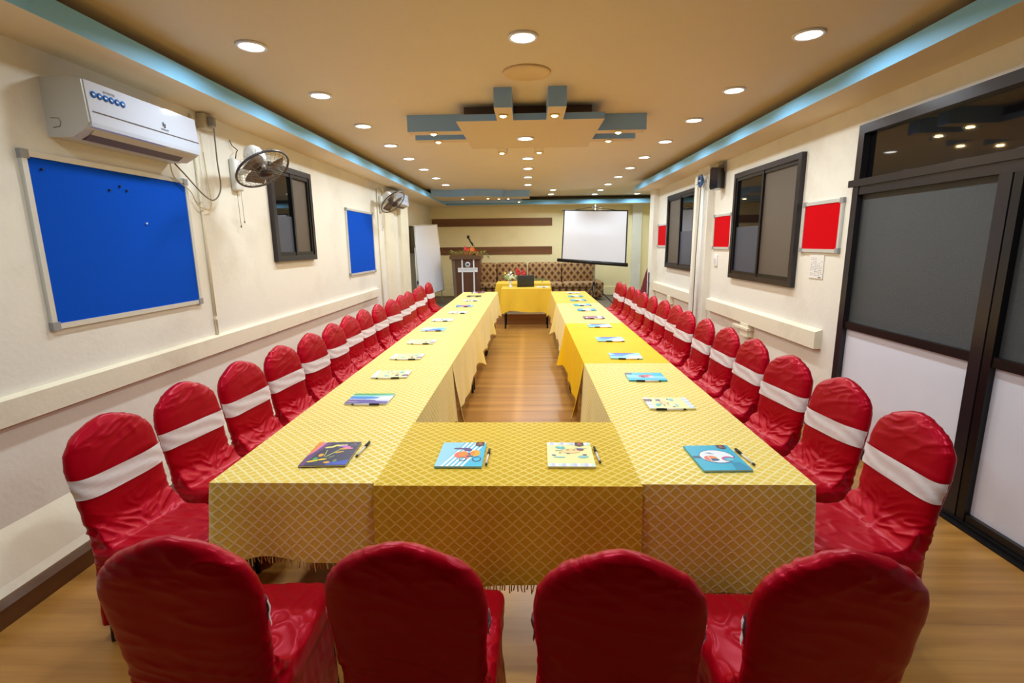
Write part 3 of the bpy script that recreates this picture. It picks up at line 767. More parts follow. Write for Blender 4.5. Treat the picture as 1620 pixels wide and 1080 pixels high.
# artwork in a unit frame: x 0..1 across (.18 m), y 0..1 up (.235 m); later shapes lie on top
def badge(x=.84): return [('maroon', [(x - .1, .86), (x + .1, .86), (x + .1, 1), (x - .1, 1)]), ('maroon', [(x - .1, .86), (x, .81), (x + .1, .86)]), ('rose', ell(x, .94, .035, .03)), ('greyp', rct(x - .07, .875, x + .07, .89))]
def art_flowers():
    a = [('navy', rct(0, 0, 1, 1)), ('violet', [(0, .0), (.0, 1), (.32, 1), (.16, .5), (.1, 0)]), ('orange', [(0, .45), (0, 1), (.12, 1), (.06, .6)]), ('pink', [(.12, 1), (.06, .6), (0, .45), (0, .38), (.1, .6), (.2, 1)]), ('royal', [(.55, .02), (1, .02), (1, .22), (.6, .12)])]
    a += [('lime', [(.42, .36), (.44, .34), (.66, .68), (.63, .69)]), ('lime', [(.38, .36), (.40, .36), (.36, .64), (.34, .64)])]
    for (x, y, r) in ((.32, .76, .05), (.40, .78, .06), (.48, .84, .06), (.58, .84, .07), (.66, .84, .06)): a.append(('lemon', ell(x, y, .075, .035, .3)))
    a += [('pink', ell(.74, .76, .10, .05, -.2)), ('violet2', ell(.66, .80, .09, .04)), ('pink', ell(.84, .70, .08, .035)), ('amber', ell(.70, .68, .09, .03)), ('amber', ell(.66, .54, .10, .03, .3)), ('amber', ell(.30, .42, .055, .065)), ('gold', ell(.22, .18, .12, .04, .3)), ('gold', ell(.40, .24, .10, .035, .2)), ('amber', ell(.55, .12, .07, .04)), ('green', ell(.24, .27, .05, .06)), ('leaf', ell(.56, .34, .08, .025, .7)), ('leaf', ell(.70, .18, .04, .06)), ('greyp', rct(.80, .83, .96, .85)), ('rose', ell(.88, .92, .02, .025))]
    return a
def art_rider():
    a = [('sky', rct(0, 0, 1, 1)), ('skylt', [(0, 0), (.12, 0), (.5, 1), (0, 1)])]
    for k in range(5):
        x = .12 + k * .105; a.append(('white', [(x, 0), (x + .06, 0), (x + .42 * 1 + .06, 1), (x + .42, 1)]))
    a += [('indigo', ell(.40, .72, .12, .04)), ('indigo', ell(.60, .68, .12, .07, -.4)), ('coral', ell(.46, .45, .12, .13)), ('orange', ell(.55, .47, .10, .14, .3)), ('coral', ell(.64, .38, .06, .09)), ('indigo', [(.62, .5), (.74, .6), (.70, .42)]), ('amber', ell(.80, .52, .11, .13)), ('orange', ell(.74, .52, .06, .08)), ('dteal', rct(.62, .36, .76, .42))]
    for q in ring(.86, .28, .10, .02): a.append(('dblue', q))
    for q in ring(.55, .28, .08, .015): a.append(('dblue', q))
    return a + badge(.86)
def art_nature():
    a = [('cream', rct(0, 0, 1, 1))]
    for k in range(13):
        x = k / 13.0
        for (y0, y1) in ((0, .12), (.88, 1)): a.append((('mint', 'lilac', 'white')[k % 3], rct(x, y0, x + 1 / 13.0, y1)))
    a += [('teal', ell(.27, .76, .09, .05, -.3)), ('teal', ell(.36, .74, .05, .08, .2)), ('peach', ell(.52, .62, .22, .10)), ('plum', ell(.74, .68, .08, .05)), ('steel', [(.6, .76), (.92, .72), (.7, .70)]), ('lteal', ell(.78, .38, .12, .05, .1)), ('lteal', ell(.26, .36, .13, .025)), ('plum', rct(.42, .50, .5, .53)), ('plum', rct(.26, .52, .30, .55)), ('steel', ell(.14, .44, .05, .03)), ('olive', ell(.46, .66, .04, .02)), ('olive', ell(.60, .66, .03, .02)), ('plum', ell(.82, .46, .05, .02)), ('greyp', rct(.18, .62, .34, .64))]
    return a + badge(.74)
def art_glasses():
    a = [('turq', rct(0, 0, 1, 1)), ('dteal', rct(0, .46, .25, .56)), ('teal2', [(.66, 0), (1, 0), (1, .02), (.9, .3), (.7, .28)]), ('dblue', ell(.52, .52, .375, .27)), ('white', ell(.52, .53, .355, .25)), ('coral', ell(.36, .45, .14, .11)), ('orange', ell(.42, .48, .08, .06)), ('dteal', ell(.42, .40, .10, .05)), ('white', rct(.33, .36, .345, .56)), ('magenta', ell(.73, .42, .15, .10)), ('turq', ell(.75, .40, .13, .075)), ('lteal', ell(.74, .40, .08, .03))]
    for k in range(6): a.append(('indigo', [(.42, .65), (.42 + .13 * cos(k * 1.05), .65 + .10 * sin(k * 1.05)), (.43, .67)]))
    return a + badge(.82)
def art_lagoon():
    return [(c_, [(1 - x_, y_) for (x_, y_) in p_]) for c_, p_ in [('white', rct(0, 0, 1, 1)), ('green', [(.85, 0), (1, 0), (1, 1), (.9, 1), (.82, .5)]), ('lteal', [(.7, 0), (.85, 0), (.82, .5), (.9, 1), (.75, 1), (.68, .5)]), ('azure', [(.45, 0), (.7, 0), (.68, .5), (.6, .75), (.42, .4)]), ('purple', [(.0, 0), (.4, 0), (.38, .5), (.25, 1), (0, 1)]), ('lilac', [(.25, .7), (.4, .6), (.38, 1), (.2, 1)]), ('azure', ell(.55, .4, .12, .3)), ('greyp', rct(.12, .06, .2, .28)), ('rose', rct(.2, .0, .26, .1))]]
def art_beach():
    return [('skylt', rct(0, 0, 1, 1)), ('royal', [(.7, .4), (.98, .1), (.98, .95), (.72, .8)]), ('azure', [(.35, .6), (.7, .4), (.72, .8), (.5, 1), (.3, 1)]), ('white', [(0, 0), (.5, 0), (.55, .3), (.2, .45), (0, .5)]), ('lteal', [(.0, .7), (.3, .6), (.4, 1), (0, 1)]), ('violet', rct(.94, .2, 1, .8))]
def art_pink():
    return [('aqua', rct(0, 0, 1, 1)), ('skylt', [(.2, 0), (.5, 0), (.7, 1), (.35, 1)]), ('rose', ell(.5, .5, .16, .2)), ('coral', ell(.6, .42, .12, .12)), ('plum', ell(.42, .58, .1, .06)), ('lilac', ell(.45, .35, .12, .08)), ('dblue', rct(.64, .4, .66, .75))] + badge(.84)
def art_aqua():
    return [('turq', rct(0, 0, 1, 1)), ('white', ell(.5, .5, .3, .24)), ('rose', ell(.45, .5, .12, .09)), ('teal2', rct(0, 0, 1, .2))] + badge(.82)
def art_plum():
    return [('plum', rct(0, 0, 1, 1)), ('lilac', rct(.08, .1, .92, .3)), ('rose', ell(.5, .6, .25, .15)), ('white', rct(.15, .8, .6, .88))]
def art_dark():
    return [('dbrown', rct(0, 0, 1, 1)), ('olive', ell(.5, .5, .3, .2)), ('amber', ell(.4, .55, .12, .1)), ('green', ell(.65, .45, .1, .12))]
def art_white():
    return [('greylt', rct(0, 0, 1, 1)), ('lilac', rct(0, 0, 1, .14)), ('steel', rct(.2, .4, .8, .5)), ('lteal', ell(.5, .66, .25, .1)), ('plum', rct(.3, .25, .6, .3))]
def art_azurered():
    return [('azure', rct(0, 0, 1, 1)), ('rose', ell(.5, .5, .26, .26)), ('coral', ell(.55, .5, .12, .16)), ('skylt', rct(0, .85, 1, 1))]
PAL = dict(maroon=(58, 26, 34), rose=(206, 84, 100), greyp=(150, 144, 150), navy=(44, 40, 78), violet=(110, 66, 126), violet2=(176, 100, 214), orange=(244, 140, 40), pink=(238, 124, 176), royal=(36, 76, 190), lime=(186, 196, 80), lemon=(244, 232, 120), amber=(240, 176, 50), gold=(238, 206, 40), green=(60, 170, 90), leaf=(110, 140, 76), sky=(40, 196, 236), skylt=(140, 214, 240), white=(240, 244, 246), indigo=(70, 56, 140), coral=(238, 110, 96), dteal=(26, 88, 120), dblue=(24, 40, 110), cream=(246, 240, 170), mint=(212, 236, 226), lilac=(206, 206, 240), teal=(70, 190, 196), lteal=(130, 206, 206), peach=(248, 214, 150), plum=(110, 56, 96), steel=(120, 132, 170), olive=(120, 110, 60), turq=(18, 176, 208), teal2=(16, 144, 184), magenta=(214, 60, 140), azure=(36, 132, 216), purple=(92, 72, 160), aqua=(40, 190, 224), dbrown=(58, 42, 34), greylt=(222, 222, 214))
NB_W, NB_H, NB_T = .182, .233, .007
ARTS = {'flowers': art_flowers, 'rider': art_rider, 'nature': art_nature, 'glasses': art_glasses, 'lagoon': art_lagoon, 'beach': art_beach, 'pink': art_pink, 'aqua': art_aqua, 'plum': art_plum, 'dark': art_dark, 'white': art_white, 'azurered': art_azurered}
ART_ME = {}
def art_mesh(k):
    if k in ART_ME: return ART_ME[k]
    mb = MB(); names = []; 
    for i, (c, poly) in enumerate(ARTS[k]()):
        if c not in names: names.append(c)
        z = NB_T + .0002 + i * .00003
        mb.add([((min(1, max(0, x)) - .5) * NB_W, (min(1, max(0, y)) - .5) * NB_H, z) for (x, y) in poly], [tuple(range(len(poly)))], names.index(c))
    me = mb.mesh('cover_print', [flat(c, PAL[c]) for c in names])
    bm = bmesh.new(); bm.from_mesh(me); bmesh.ops.recalc_face_normals(bm, faces=bm.faces)
    for f in bm.faces:
        if f.normal.z < 0: f.normal_flip()
    bm.to_mesh(me); bm.free()
    ART_ME[k] = me; return me
page_me = MB().box((-NB_W / 2 + .001, -NB_H / 2 + .001, .0012), (NB_W / 2 - .001, NB_H / 2 - .001, NB_T - .001)).mesh('pages', PAPER)
covers_me = {}
def notebook(x, y, rz, art, label, z=.7575):
    t = thing('notebook', label, 'notebook', (x, y, z), rz, 'notebooks set out on the tables')
    base = ARTS[art]()[0][0]
    if base not in covers_me:
        covers_me[base] = MB().box((-NB_W / 2, -NB_H / 2, 0), (NB_W / 2, NB_H / 2, .0012)).box((-NB_W / 2, -NB_H / 2, NB_T - .001), (NB_W / 2, NB_H / 2, NB_T)).box((-NB_W / 2 - .0006, -NB_H / 2, 0), (-NB_W / 2, NB_H / 2, NB_T)).mesh('cover', flat(base, PAL[base]))
    obj('cover', covers_me[base], t); obj('pages', page_me, t); obj('cover_print', art_mesh(art), t)
    return t
pen_barrel = MB().tube([(0, -.066, .0048), (0, .04, .0048)], .0045, 8).mesh('barrel', mat('pen_white', (236, 228, 222), .3))
pen_cap = MB().tube([(0, .018, .0052), (0, .070, .0052)], .0056, 8).box((-.0016, .03, .0095), (.0016, .068, .0118)).mesh('cap', BLACKPL)
pen_tip = MB().tube([(0, -.082, .0048), (0, -.076, .0048), (0, -.066, .0048)], [.001, .0046, .0048], 8).mesh('tip', BLACKPL)
def pen(x, y, rz, label, z=.7575):
    t = thing('pen', label, 'pen', (x, y, z), rz, 'pens beside the notebooks')
    obj('barrel', pen_barrel, t); obj('cap', pen_cap, t); obj('tip', pen_tip, t)
    return t
ZT = .7570
notebook(-.814, 1.903, radians(3), 'flowers', 'navy notebook with painted flowers at the front of the left row', ZT)
pen(-.699, 1.955, radians(-3), 'black capped pen right of the navy flower notebook', ZT)
notebook(-.2745, 1.893, 0, 'rider', 'light blue notebook with white stripes and a cyclist on middle table', ZT + .003)
pen(-.167, 1.872, radians(-1), 'black capped pen beside the cyclist notebook', ZT + .003)
notebook(.163, 1.893, radians(-1), 'nature', 'pale yellow notebook with striped borders on the middle table', ZT + .003)
pen(.271, 1.895, radians(2), 'black capped pen beside the striped yellow notebook on the middle table', ZT + .003)
notebook(.737, 1.872, radians(2), 'glasses', 'turquoise notebook with a white oval at the front of the right row', ZT)
pen(.851, 1.885, radians(5), 'black capped pen beside the turquoise oval notebook', ZT)
left_nb = [(586, 631, 'lagoon', 'blue green and purple notebook'), (620, 592, 'nature', 'pale striped notebook'), (645, 564, 'nature', 'pale striped notebook'), (668, 540.5, 'nature', 'pale striped notebook'), (686, 521, 'beach', 'blue seascape notebook'), (701, 506, 'white', 'whitish notebook'), (725, 494, 'white', 'whitish notebook'), (735, 484, 'azurered', 'blue notebook with red centre'), (745, 475, 'white', 'whitish notebook'), (750, 468.5, 'dark', 'dark brown notebook'), (757, 462, 'plum', 'purplish notebook')]
right_nb = [(1057, 638, 'nature', 'pale yellow striped notebook'), (1021, 596, 'pink', 'light blue notebook with pink motif'), (989, 563, 'beach', 'blue seascape notebook'), (965, 536.5, 'beach', 'blue seascape notebook'), (948, 515, 'beach', 'blue seascape notebook'), (939, 502, 'plum', 'purplish notebook'), (928, 490, 'aqua', 'turquoise notebook'), (921, 482, 'aqua', 'turquoise notebook'), (914.6, 474.5, 'aqua', 'turquoise notebook'), (910.5, 468.4, 'aqua', 'turquoise notebook'), (907, 463, 'white', 'whitish notebook')]
def on_plane(px, py, z):
    d = _fw * F_PX + _rt * (px - 810) - _u2 * (py - 540); t = (z - CAM_H) / d.z
    return Vector((0, 0, CAM_H)) + d * t
rn = random.Random(11)
for side, lst, rz in (('left', left_nb, -pi / 2), ('right', right_nb, pi / 2)):
    for k, (px, py, art, desc) in enumerate(lst):
        p = on_plane(px, py, .76); w = rn.uniform(-.05, .05)
        y = p.y
        for s_ in YT[1:4]:                       # a notebook never lies across a seam
            if abs(y - s_) < .1: y = s_ + (.11 if y > s_ else -.11)
        y = min(y, 8.86)
        notebook(p.x, y, rz + w, art, '%s, %s from the front on the %s row of tables' % (desc, ORD[k + 1], side), ZT)
        pen(p.x + rn.uniform(-.02, .03), y - .102, rz + w * .6, 'pen in front of the %s notebook on the %s row of tables' % (ORD[k + 1], side), ZT)

# ------------------------------------------------------------------ wall boards
def board(name, wx, s, y0, y1, z0, z1, felt, label, fw=.028, corner=GREYPL):
    t = thing(name, label, 'notice board', (wx, (y0 + y1) / 2, (z0 + z1) / 2), 0, None)
    hy, hz = (y1 - y0) / 2, (z1 - z0) / 2
    def bx(a, b): 
        xs = sorted((a[0] * s, b[0] * s)); return MB().box((xs[0], a[1], a[2]), (xs[1], b[1], b[2]))
    bx((.002, -hy + fw * .5, -hz + fw * .5), (.014, hy - fw * .5, hz - fw * .5)).build('felt_panel', felt, t)
    for (a, b) in (((-hy, -hz), (hy, -hz + fw)), ((-hy, hz - fw), (hy, hz)), ((-hy, -hz + fw), (-hy + fw, hz - fw)), ((hy - fw, -hz + fw), (hy, hz - fw))):
        bx((.001, a[0], a[1]), (.02, b[0], b[1])).build('frame_rail', SILVER, t)
    for sy in (-1, 1):
        for sz in (-1, 1):
            c = (sy * (hy - fw * .6), sz * (hz - fw * .6)); r = fw * .75
            bx((.001, c[0] - r, c[1] - r), (.024, c[0] + r, c[1] + r)).build('frame_corner', corner, t)
    return t
BLUEF = mat('blue_felt', (10, 78, 196), .95, noise_amt=.12, noise_scale=90, spec=.1)
REDB = mat('red_felt', (206, 2, 16), .95, noise_amt=.1, noise_scale=90, spec=.1)
b1 = board('notice_board', XL, 1, 2.445, 3.635, 1.195, 2.075, BLUEF, 'large blue felt notice board under the air conditioner')
for (dy, dz) in ((-.5, .36), (-.02, .33), (.03, .31), (-.1, .3), (.15, .12)):
    MB().lathe([(.001, .012), (.006, .011), (.006, .004), (.002, .0)], 10, mtx=Matrix.Rotation(pi / 2, 3, 'Y'), org=(.014, dy, dz)).build('push_pin', BLACKPL if dz > .2 else WHITEPL, b1)
board('notice_board', XL, 1, 6.80, 7.97, 1.195, 2.10, BLUEF, 'smaller looking blue notice board farther down the left wall')
board('notice_board', XR, -1, 4.12, 4.69, 1.497, 1.922, REDB, 'red notice board nearest the glazed door')
board('notice_board', XR, -1, 6.30, 6.89, 1.50, 1.938, REDB, 'red notice board between the two right windows')
board('notice_board', XR, -1, 9.18, 9.80, 1.51, 1.922, REDB, 'red notice board beyond the far right window')
# printed notice under the near red board
nt_ = thing('wall_notice', 'white printed notice sheet under the near red board', 'notice', (XR - .004, 4.42, 1.375))
MB().box((-.004, -.105, -.1), (.003, .105, .1)).build('sheet', PAPER, nt_)
PRINT = mat('grey_print', (150, 150, 158), .7)
pr = MB(); rr_ = random.Random(4)
for k in range(11):
    z = .075 - k * .0145
    for q in range(6):
        if rr_.random() < .75: y = .08 - q * .03; pr.box((-.0052, y - rr_.uniform(.012, .026), z - .004), (-.0042, y, z))
tag(pr.build('print_lines', PRINT, nt_), kind='stuff')
MB().box((-.0055, -.085, -.092), (-.0042, -.045, -.085)).build('signature', mat('dark_print', (70, 70, 80), .7), nt_)
# switch
sw = thing('wall_switch', 'small white wall switch left of the large right window', 'switch', (XR - .002, 6.76, 1.35))
MB().rbox((-.016, -.05, -.075), (.002, .05, .075), .006).build('plate', WHITEPL, sw); MB().box((-.022, -.018, -.03), (-.014, .018, .03)).build('rocker', mat('switch_rocker', (214, 210, 200), .4), sw)

# ------------------------------------------------------------------ air conditioners
AC_END = mat('ac_casing', (206, 208, 204), .38)
SLOT = mat('ac_slot', (96, 88, 96), .5)
def aircon(y0, y1, z0, z1, label, detail=True):
    t = thing('air_conditioner', label, 'air conditioner', (XL, (y0 + y1) / 2, (z0 + z1) / 2))
    hy, hz = (y1 - y0) / 2, (z1 - z0) / 2
    prof = [(0, -hz), (0, hz), (.17, hz), (.215, hz - .015), (.225, -hz + .07), (.205, -hz + .04), (.13, -hz)]
    mb = MB(); mb.prism(prof, -hy, hy, axis=1); o = mb.build('casing', AC_END, t)
    fp = MB(); fp.prism([(.150, hz + .003), (.168, hz + .006), (.219, hz - .012), (.231, -hz + .07), (.228, -hz + .05), (.212, -hz + .045), (.2, hz - .05)], -hy + .012, hy - .004, axis=1)
    fp.build('front_panel', WHITEGL, t)
    MB().box((.222, -hy + .03, -hz + .125), (.2325, hy - .005, -hz + .128)).build('panel_groove', SLOT, t)
    q = MB(); q.prism([(.195, -hz + .035), (.14, -hz - .004), (.12, -hz - .004), (.18, -hz + .04)], -hy + .06, hy - .1, axis=1); q.build('air_slot', SLOT, t)
    v = MB(); v.prism([(.204, -hz + .048), (.206, -hz + .040), (.185, -hz + .018), (.182, -hz + .024)], -hy + .05, hy - .05, axis=1); v.build('louvre', AC_END, t)
    if detail:
        BL = mat('sticker_blue', (28, 110, 200), .3)
        def xf(z): return .2215 + (hz - .012 - z) * (.012 / (2 * hz - .097)) 
        R = Matrix.Rotation(pi / 2, 3, 'Y')
        for k in range(6):
            y = -hy + .055 + k * .038; z = hz - .075
            s_ = MB().lathe([(.0001, .0025), (.0165, .0025), (.0165, .0)], 18, mtx=R, org=(xf(z) - .001, y, z)); st_ = s_.build('feature_sticker', BL, t)
            MB().box((xf(z) + .001, y - .006, z - .003), (xf(z) + .0022, y + .006, z + .004)).build('sticker_mark', WHITEPL, st_)
        tm = obj('printed_letters', text_mesh('INVERTER', .017, GREYPL), t); tm.rotation_euler = (pi / 2, 0, pi / 2); tm.location = (xf(hz - .04) + .001, -hy + .16, hz - .045)
        lg = MB().box((.2295, .105, -hz + .165), (.2305, .112, -hz + .19)).box((.2295, .12, -hz + .16), (.2305, .126, -hz + .182)).box((.2295, .112, -hz + .157), (.2305, .122, -hz + .163))
        lg.build('logo_mark', BLACKPL, t)
        tm2 = obj('printed_letters', text_mesh('VIDEOCON', .012, BLACKPL), t); tm2.rotation_euler = (pi / 2, 0, pi / 2); tm2.location = (.2305, .115, -hz + .145)
        MB().tube([(.035, -hy - .001, -hz + .045), (.07, -hy - .001, -hz + .05), (.08, -hy - .001, -hz + .07), (.07, -hy - .001, -hz + .09), (.03, -hy - .001, -hz + .092)], .0025, 6).build('side_knockout', GREYPL, t)
    return t
aircon(2.63, 3.50, 2.165, 2.452, 'white split air conditioner above the large blue board')
aircon(8.75, 9.55, 2.26, 2.51, 'white air conditioner half hidden behind the farther wall fan', False)
# outlet, plug and cord for the near unit
so = thing('wall_socket', 'white surface socket with grey plug near the air conditioner', 'socket', (XL, 3.92, 2.525))
MB().rbox((0, -.06, -.055), (.06, .06, .055), .006).build('socket_box', mat('old_plastic', (206, 196, 170), .45), so)
MB().rbox((.06, -.026, -.035), (.1, .026, .035), .01).build('plug', GREYPL, so)
CORD = mat('grey_cord', (120, 112, 100), .5)
def cable(name, pts, r, m, label, cat='cable'):
    # smooth through the points
    P = [Vector(p) for p in pts]; out = []
    for i in range(len(P) - 1):
        p0, p1, p2, p3 = P[max(i - 1, 0)], P[i], P[i + 1], P[min(i + 2, len(P) - 1)]
        for q in range(6):
            t = q / 6; out.append(.5 * ((2 * p1) + (p2 - p0) * t + (2 * p0 - 5 * p1 + 4 * p2 - p3) * t * t + (3 * p1 - p0 - 3 * p2 + p3) * t ** 3))
    out.append(P[-1])
    return tag(MB().tube(out, r, 6).build(name, m), label, cat)
cable('power_cord', [(-2.36, 3.92, 2.48), (-2.37, 3.93, 2.25), (-2.38, 3.95, 2.05), (-2.385, 3.86, 1.955), (-2.385, 3.74, 1.98), (-2.38, 3.55, 2.10), (-2.38, 3.46, 2.158)], .005, CORD, 'grey power cord looping from socket to the near air conditioner')
cable('drain_hose', [(-2.385, 3.42, 2.155), (-2.42, 3.50, 2.07), (-2.418, 3.64, 2.0), (-2.418, 3.72, 1.9), (-2.418, 3.86, 1.90), (-2.42, 3.86, 2.1), (-2.42, 3.85, 2.3)], .004, mat('cream_cord', (214, 200, 160), .5), 'thin cream hose hanging beside the large blue board')
tag(MB().tube([(-2.44, 3.78, .93), (-2.44, 3.78, 2.55)], .011, 8).box((-2.45, 3.765, 1.05), (-2.426, 3.795, 1.07)).build('conduit', CREAM2), 'cream conduit pipe running up the left wall by the blue board', 'pipe')
tag(MB().tube([(-2.435, 8.28, .2), (-2.435, 8.28, 2.5)], .012, 8).build('conduit', CREAM2), 'cream conduit pipe running up beside the farther wall fan', 'pipe')
tag(MB().tube([(2.355, 7.2, .25), (2.358, 7.22, 1.4), (2.355, 7.16, 2.38)], .006, 6).build('cable', mat('grey_cable', (90, 88, 84), .5)), 'thin grey cable running down the right pillar', 'cable')
tag(MB().tube([(2.37, 7.08, .25), (2.37, 7.08, 2.4)], .016, 8).build('conduit', WHITEPL), 'white conduit pipe on the right pillar', 'pipe')

# ------------------------------------------------------------------ wall fans
FANB = mat('fan_blade', (112, 96, 84), .35, spec=.5)
FANW = mat('fan_white', (226, 226, 222), .35)
FANG = mat('fan_guard_wire', (150, 140, 118), .4, metal=.4)
FANR = mat('fan_guard_rim', (64, 62, 70), .35)
def wall_fan(y, z, centre, nrm, R, label, cords=True, spin=0.0):
    t = thing('wall_fan', label, 'fan', (XL, y, z))
    o = Vector((XL, y, z)); c = Vector(centre) - o; n = Vector(nrm).normalized()
    MB().rbox((.0, -.06, -.13), (.05, .06, .13), .018).build('wall_bracket', FANW, t)
    Q = n.to_track_quat('Z', 'Y').to_matrix()
    back = c - n * .17
    MB().tube([(.04, 0, .02), (.11, .0, .03), back + Vector((-.01, 0, 0)) * 2, back + n * .04], [.028, .026, .03, .04], 10).build('arm', FANW, t)
    MB().lathe([(.001, -.20), (.05, -.195), (.072, -.16), (.078, -.1), (.06, -.05), (.03, -.045)], 20, mtx=Q, org=c).build('motor_housing', FANW, t)
    rim = MB().tube([c + Q @ Vector((R * cos(2 * pi * k / 40), R * sin(2 * pi * k / 40), -.005)) for k in range(40)], .0085, 6, closed=True).build('guard_rim', FANR, t)
    g = MB()
    for rr in (.35, .55, .75, .9):
        g.tube([c + Q @ Vector((R * rr * cos(2 * pi * k / 32), R * rr * sin(2 * pi * k / 32), .045 * (1 - rr ** 2) + .0)) for k in range(32)], .0012, 4, closed=True)
    for k in range(30):
        a = 2 * pi * k / 30; u = Vector((cos(a), sin(a), 0))
        g.tube([c + Q @ (u * R * .25 + Vector((0, 0, .045))), c + Q @ (u * R * .7 + Vector((0, 0, .028))), c + Q @ (u * R)], .0011, 4, cap=False)
        g.tube([c + Q @ (u * R * .3 + Vector((0, 0, -.09))), c + Q @ (u * R * .8 + Vector((0, 0, -.07))), c + Q @ (u * R)], .0011, 4, cap=False)
    tag(g.build('guard_wires', FANG, t), kind='stuff')
    MB().lathe([(.001, .056), (.04, .054), (.055, .046), (.055, .036)], 20, mtx=Q, org=c).build('hub_badge', mat('fan_hub_dark', (46, 40, 46), .3), t)
    MB().lathe([(.001, .02), (.03, .018), (.034, -.05), (.001, -.05)], 16, mtx=Q, org=c).build('hub', FANB, t)
    for k in range(3):
        a0 = spin + 2 * pi * k / 3; vs = []
        for i in range(7):
            f = i / 6; r = .03 + (R * .88 - .03) * f; wd = .022 + .055 * sin(min(1, f * 1.1) * pi * .62)
            for sgn in (-1, 1):
                a = a0 + sgn * wd / max(r, .05) + .25 * f
                vs.append(c + Q @ Vector((r * cos(a), r * sin(a), -.012 + sgn * .016)))
        fs = [(2 * i, 2 * i + 1, 2 * i + 3, 2 * i + 2) for i in range(6)]
        nv = len(vs); vs2 = vs + [v - Q @ Vector((0, 0, .003)) for v in vs]
        fs2 = fs + [tuple(nv + q for q in f[::-1]) for f in fs] + [(2 * i, 2 * i + 2, nv + 2 * i + 2, nv + 2 * i) for i in range(6)] + [(2 * i + 3, 2 * i + 1, nv + 2 * i + 1, nv + 2 * i + 3) for i in range(6)] + [(12, 13, nv + 13, nv + 12)]
        MB().add(vs2, fs2, 0, True).build('blade', FANB, t)
    if cords:
        for dy, L in ((-.03, .30), (.03, .26)):
            MB().tube([(.03, dy, -.12), (.03, dy + .005, -.12 - L)], .0018, 5).lathe([(.001, 0), (.005, .004), (.006, .016), (.001, .022)], 8, org=(.03, dy + .005, -.13 - L)).build('pull_cord', CORD, t)
    MB().tube([(.03, 0, .12), (.06, -.03, .17), (.04, .03, .2), (.02, -.01, .23), (.01, -.02, .27)], .004, 6).build('wiring', BLACKPL, t)
    return t
wall_fan(4.27, 2.19, (-2.045, 3.98, 2.185), (.557, -.185, -.81), .205, 'oscillating wall fan on the left wall above the window', spin=.5)
wall_fan(8.45, 2.27, (-2.12, 8.06, 2.262), (.653, -.268, -.708), .215, 'oscillating wall fan farther down the left wall beside the smaller blue board', spin=.2)

# ------------------------------------------------------------------ right wall gadgets
sp = thing('wall_speaker', 'small glossy black speaker hung on the right wall beside the window', 'speaker', (2.40, 6.66, 2.38))
bm_ = MB(); bm_.prism([(-.055, -.125), (.045, -.14), (.06, -.11), (.06, .11), (.04, .13), (-.05, .12)], -.085, .085, axis=0); o_ = bm_.build('body', mat('gloss_black', (26, 24, 34), .12, coat=.5), sp); o_.rotation_euler = (0, 0, radians(35))
MB().box((-.01, -.01, .12), (.08, .015, .15)).box((.06, -.04, .08), (.08, .04, .2)).build('bracket', GREYPL, sp)
bx_ = thing('junction_box', 'cream junction box above the black wall speaker', 'box', (2.44, 6.75, 2.51))
MB().rbox((-.03, -.06, -.05), (.04, .06, .05), .005).build('box_body', mat('old_plastic2', (196, 180, 140), .5), bx_); MB().box((-.045, .09, -.02), (-.0, .2, .01)).box((-.02, .06, -.01), (-.0, .09, .0)).build('black_clip', BLACKPL, bx_)
co_ = thing('cable_coil', 'blue cable coil hung on the right pillar', 'cable', (2.335, 7.1, 2.40))
cm = MB()
for k in range(4):
    rr = .058 + .007 * k; cm.tube([(.004 * (k % 2) - .01 + .008 * sin(q * .9 + k), rr * cos(2 * pi * q / 24), rr * sin(2 * pi * q / 24)) for q in range(24)], .011, 6, closed=True)
tag(cm.build('coil', mat('blue_cable', (34, 84, 140), .4), co_), kind='stuff')
MB().tube([(-.03, 0, 0), (.06, 0, 0)], .012, 8).build('hook', WHITEPL, co_)
MB().tube([(.0, .2, -.03), (.0, .06, 0.0)], .004, 6).build('loose_end', mat('blue_cable', (34, 84, 140)), co_)
ms = thing('stand_pole', 'thin black pole clipped to the far end of the right wall', 'pole', (2.36, 9.95, 0))
MB().tube([(0, 0, 0), (0, 0, 1.02)], .012, 8).build('pole', BLACKMT, ms); MB().tube([(-.0, -.07, .82), (.0, .09, .82)], .008, 6).build('clip', GREYPL, ms); MB().lathe([(.08, 0), (.08, .01), (.015, .025)], 16).build('foot', BLACKMT, ms)

# ------------------------------------------------------------------ picture on the recessed wall
pc = thing('picture_frame', 'narrow dark framed picture on the recessed left wall', 'picture', (XL - .2, 11.55, 1.72))
MB().box((0, -.26, -.3), (.02, .26, .3)).build('frame', mat('dark_frame', (40, 32, 30), .4), pc); MB().box((.02, -.22, -.26), (.023, .22, .26)).build('picture_print', mat('dark_picture', (50, 58, 44), .35, noise_amt=.9, noise_scale=9), pc)

# ------------------------------------------------------------------ flip chart
fc = thing('flip_chart', 'tall white flip chart board on a metal stand', 'flip chart', (-2.2, 11.5, .2))
TL, TR, BR, BL_ = Vector((-2.468, 11.0, 2.009)), Vector((-2.15, 12.0, 2.066)), Vector((-2.046, 12.0, .535)), Vector((-2.432, 11.0, .462))
TL.x, BL_.x = -2.46, -2.425
TL, TR, BR, BL_ = [Vector(v) - Vector((-2.2, 11.5, .2)) for v in (TL, TR, BR, BL_)]
nf = (TR - TL).cross(BL_ - TL).normalized(); nf = nf if nf.y < 0 else -nf
mbf = MB(); q4 = [TL, TR, BR, BL_]; mbf.add(q4 + [p - nf * .02 for p in q4], [(0, 3, 2, 1), (4, 5, 6, 7), (0, 1, 5, 4), (1, 2, 6, 5), (2, 3, 7, 6), (3, 0, 4, 7)]); mbf.build('board', mat('whiteboard', (226, 230, 244), .25), fc)
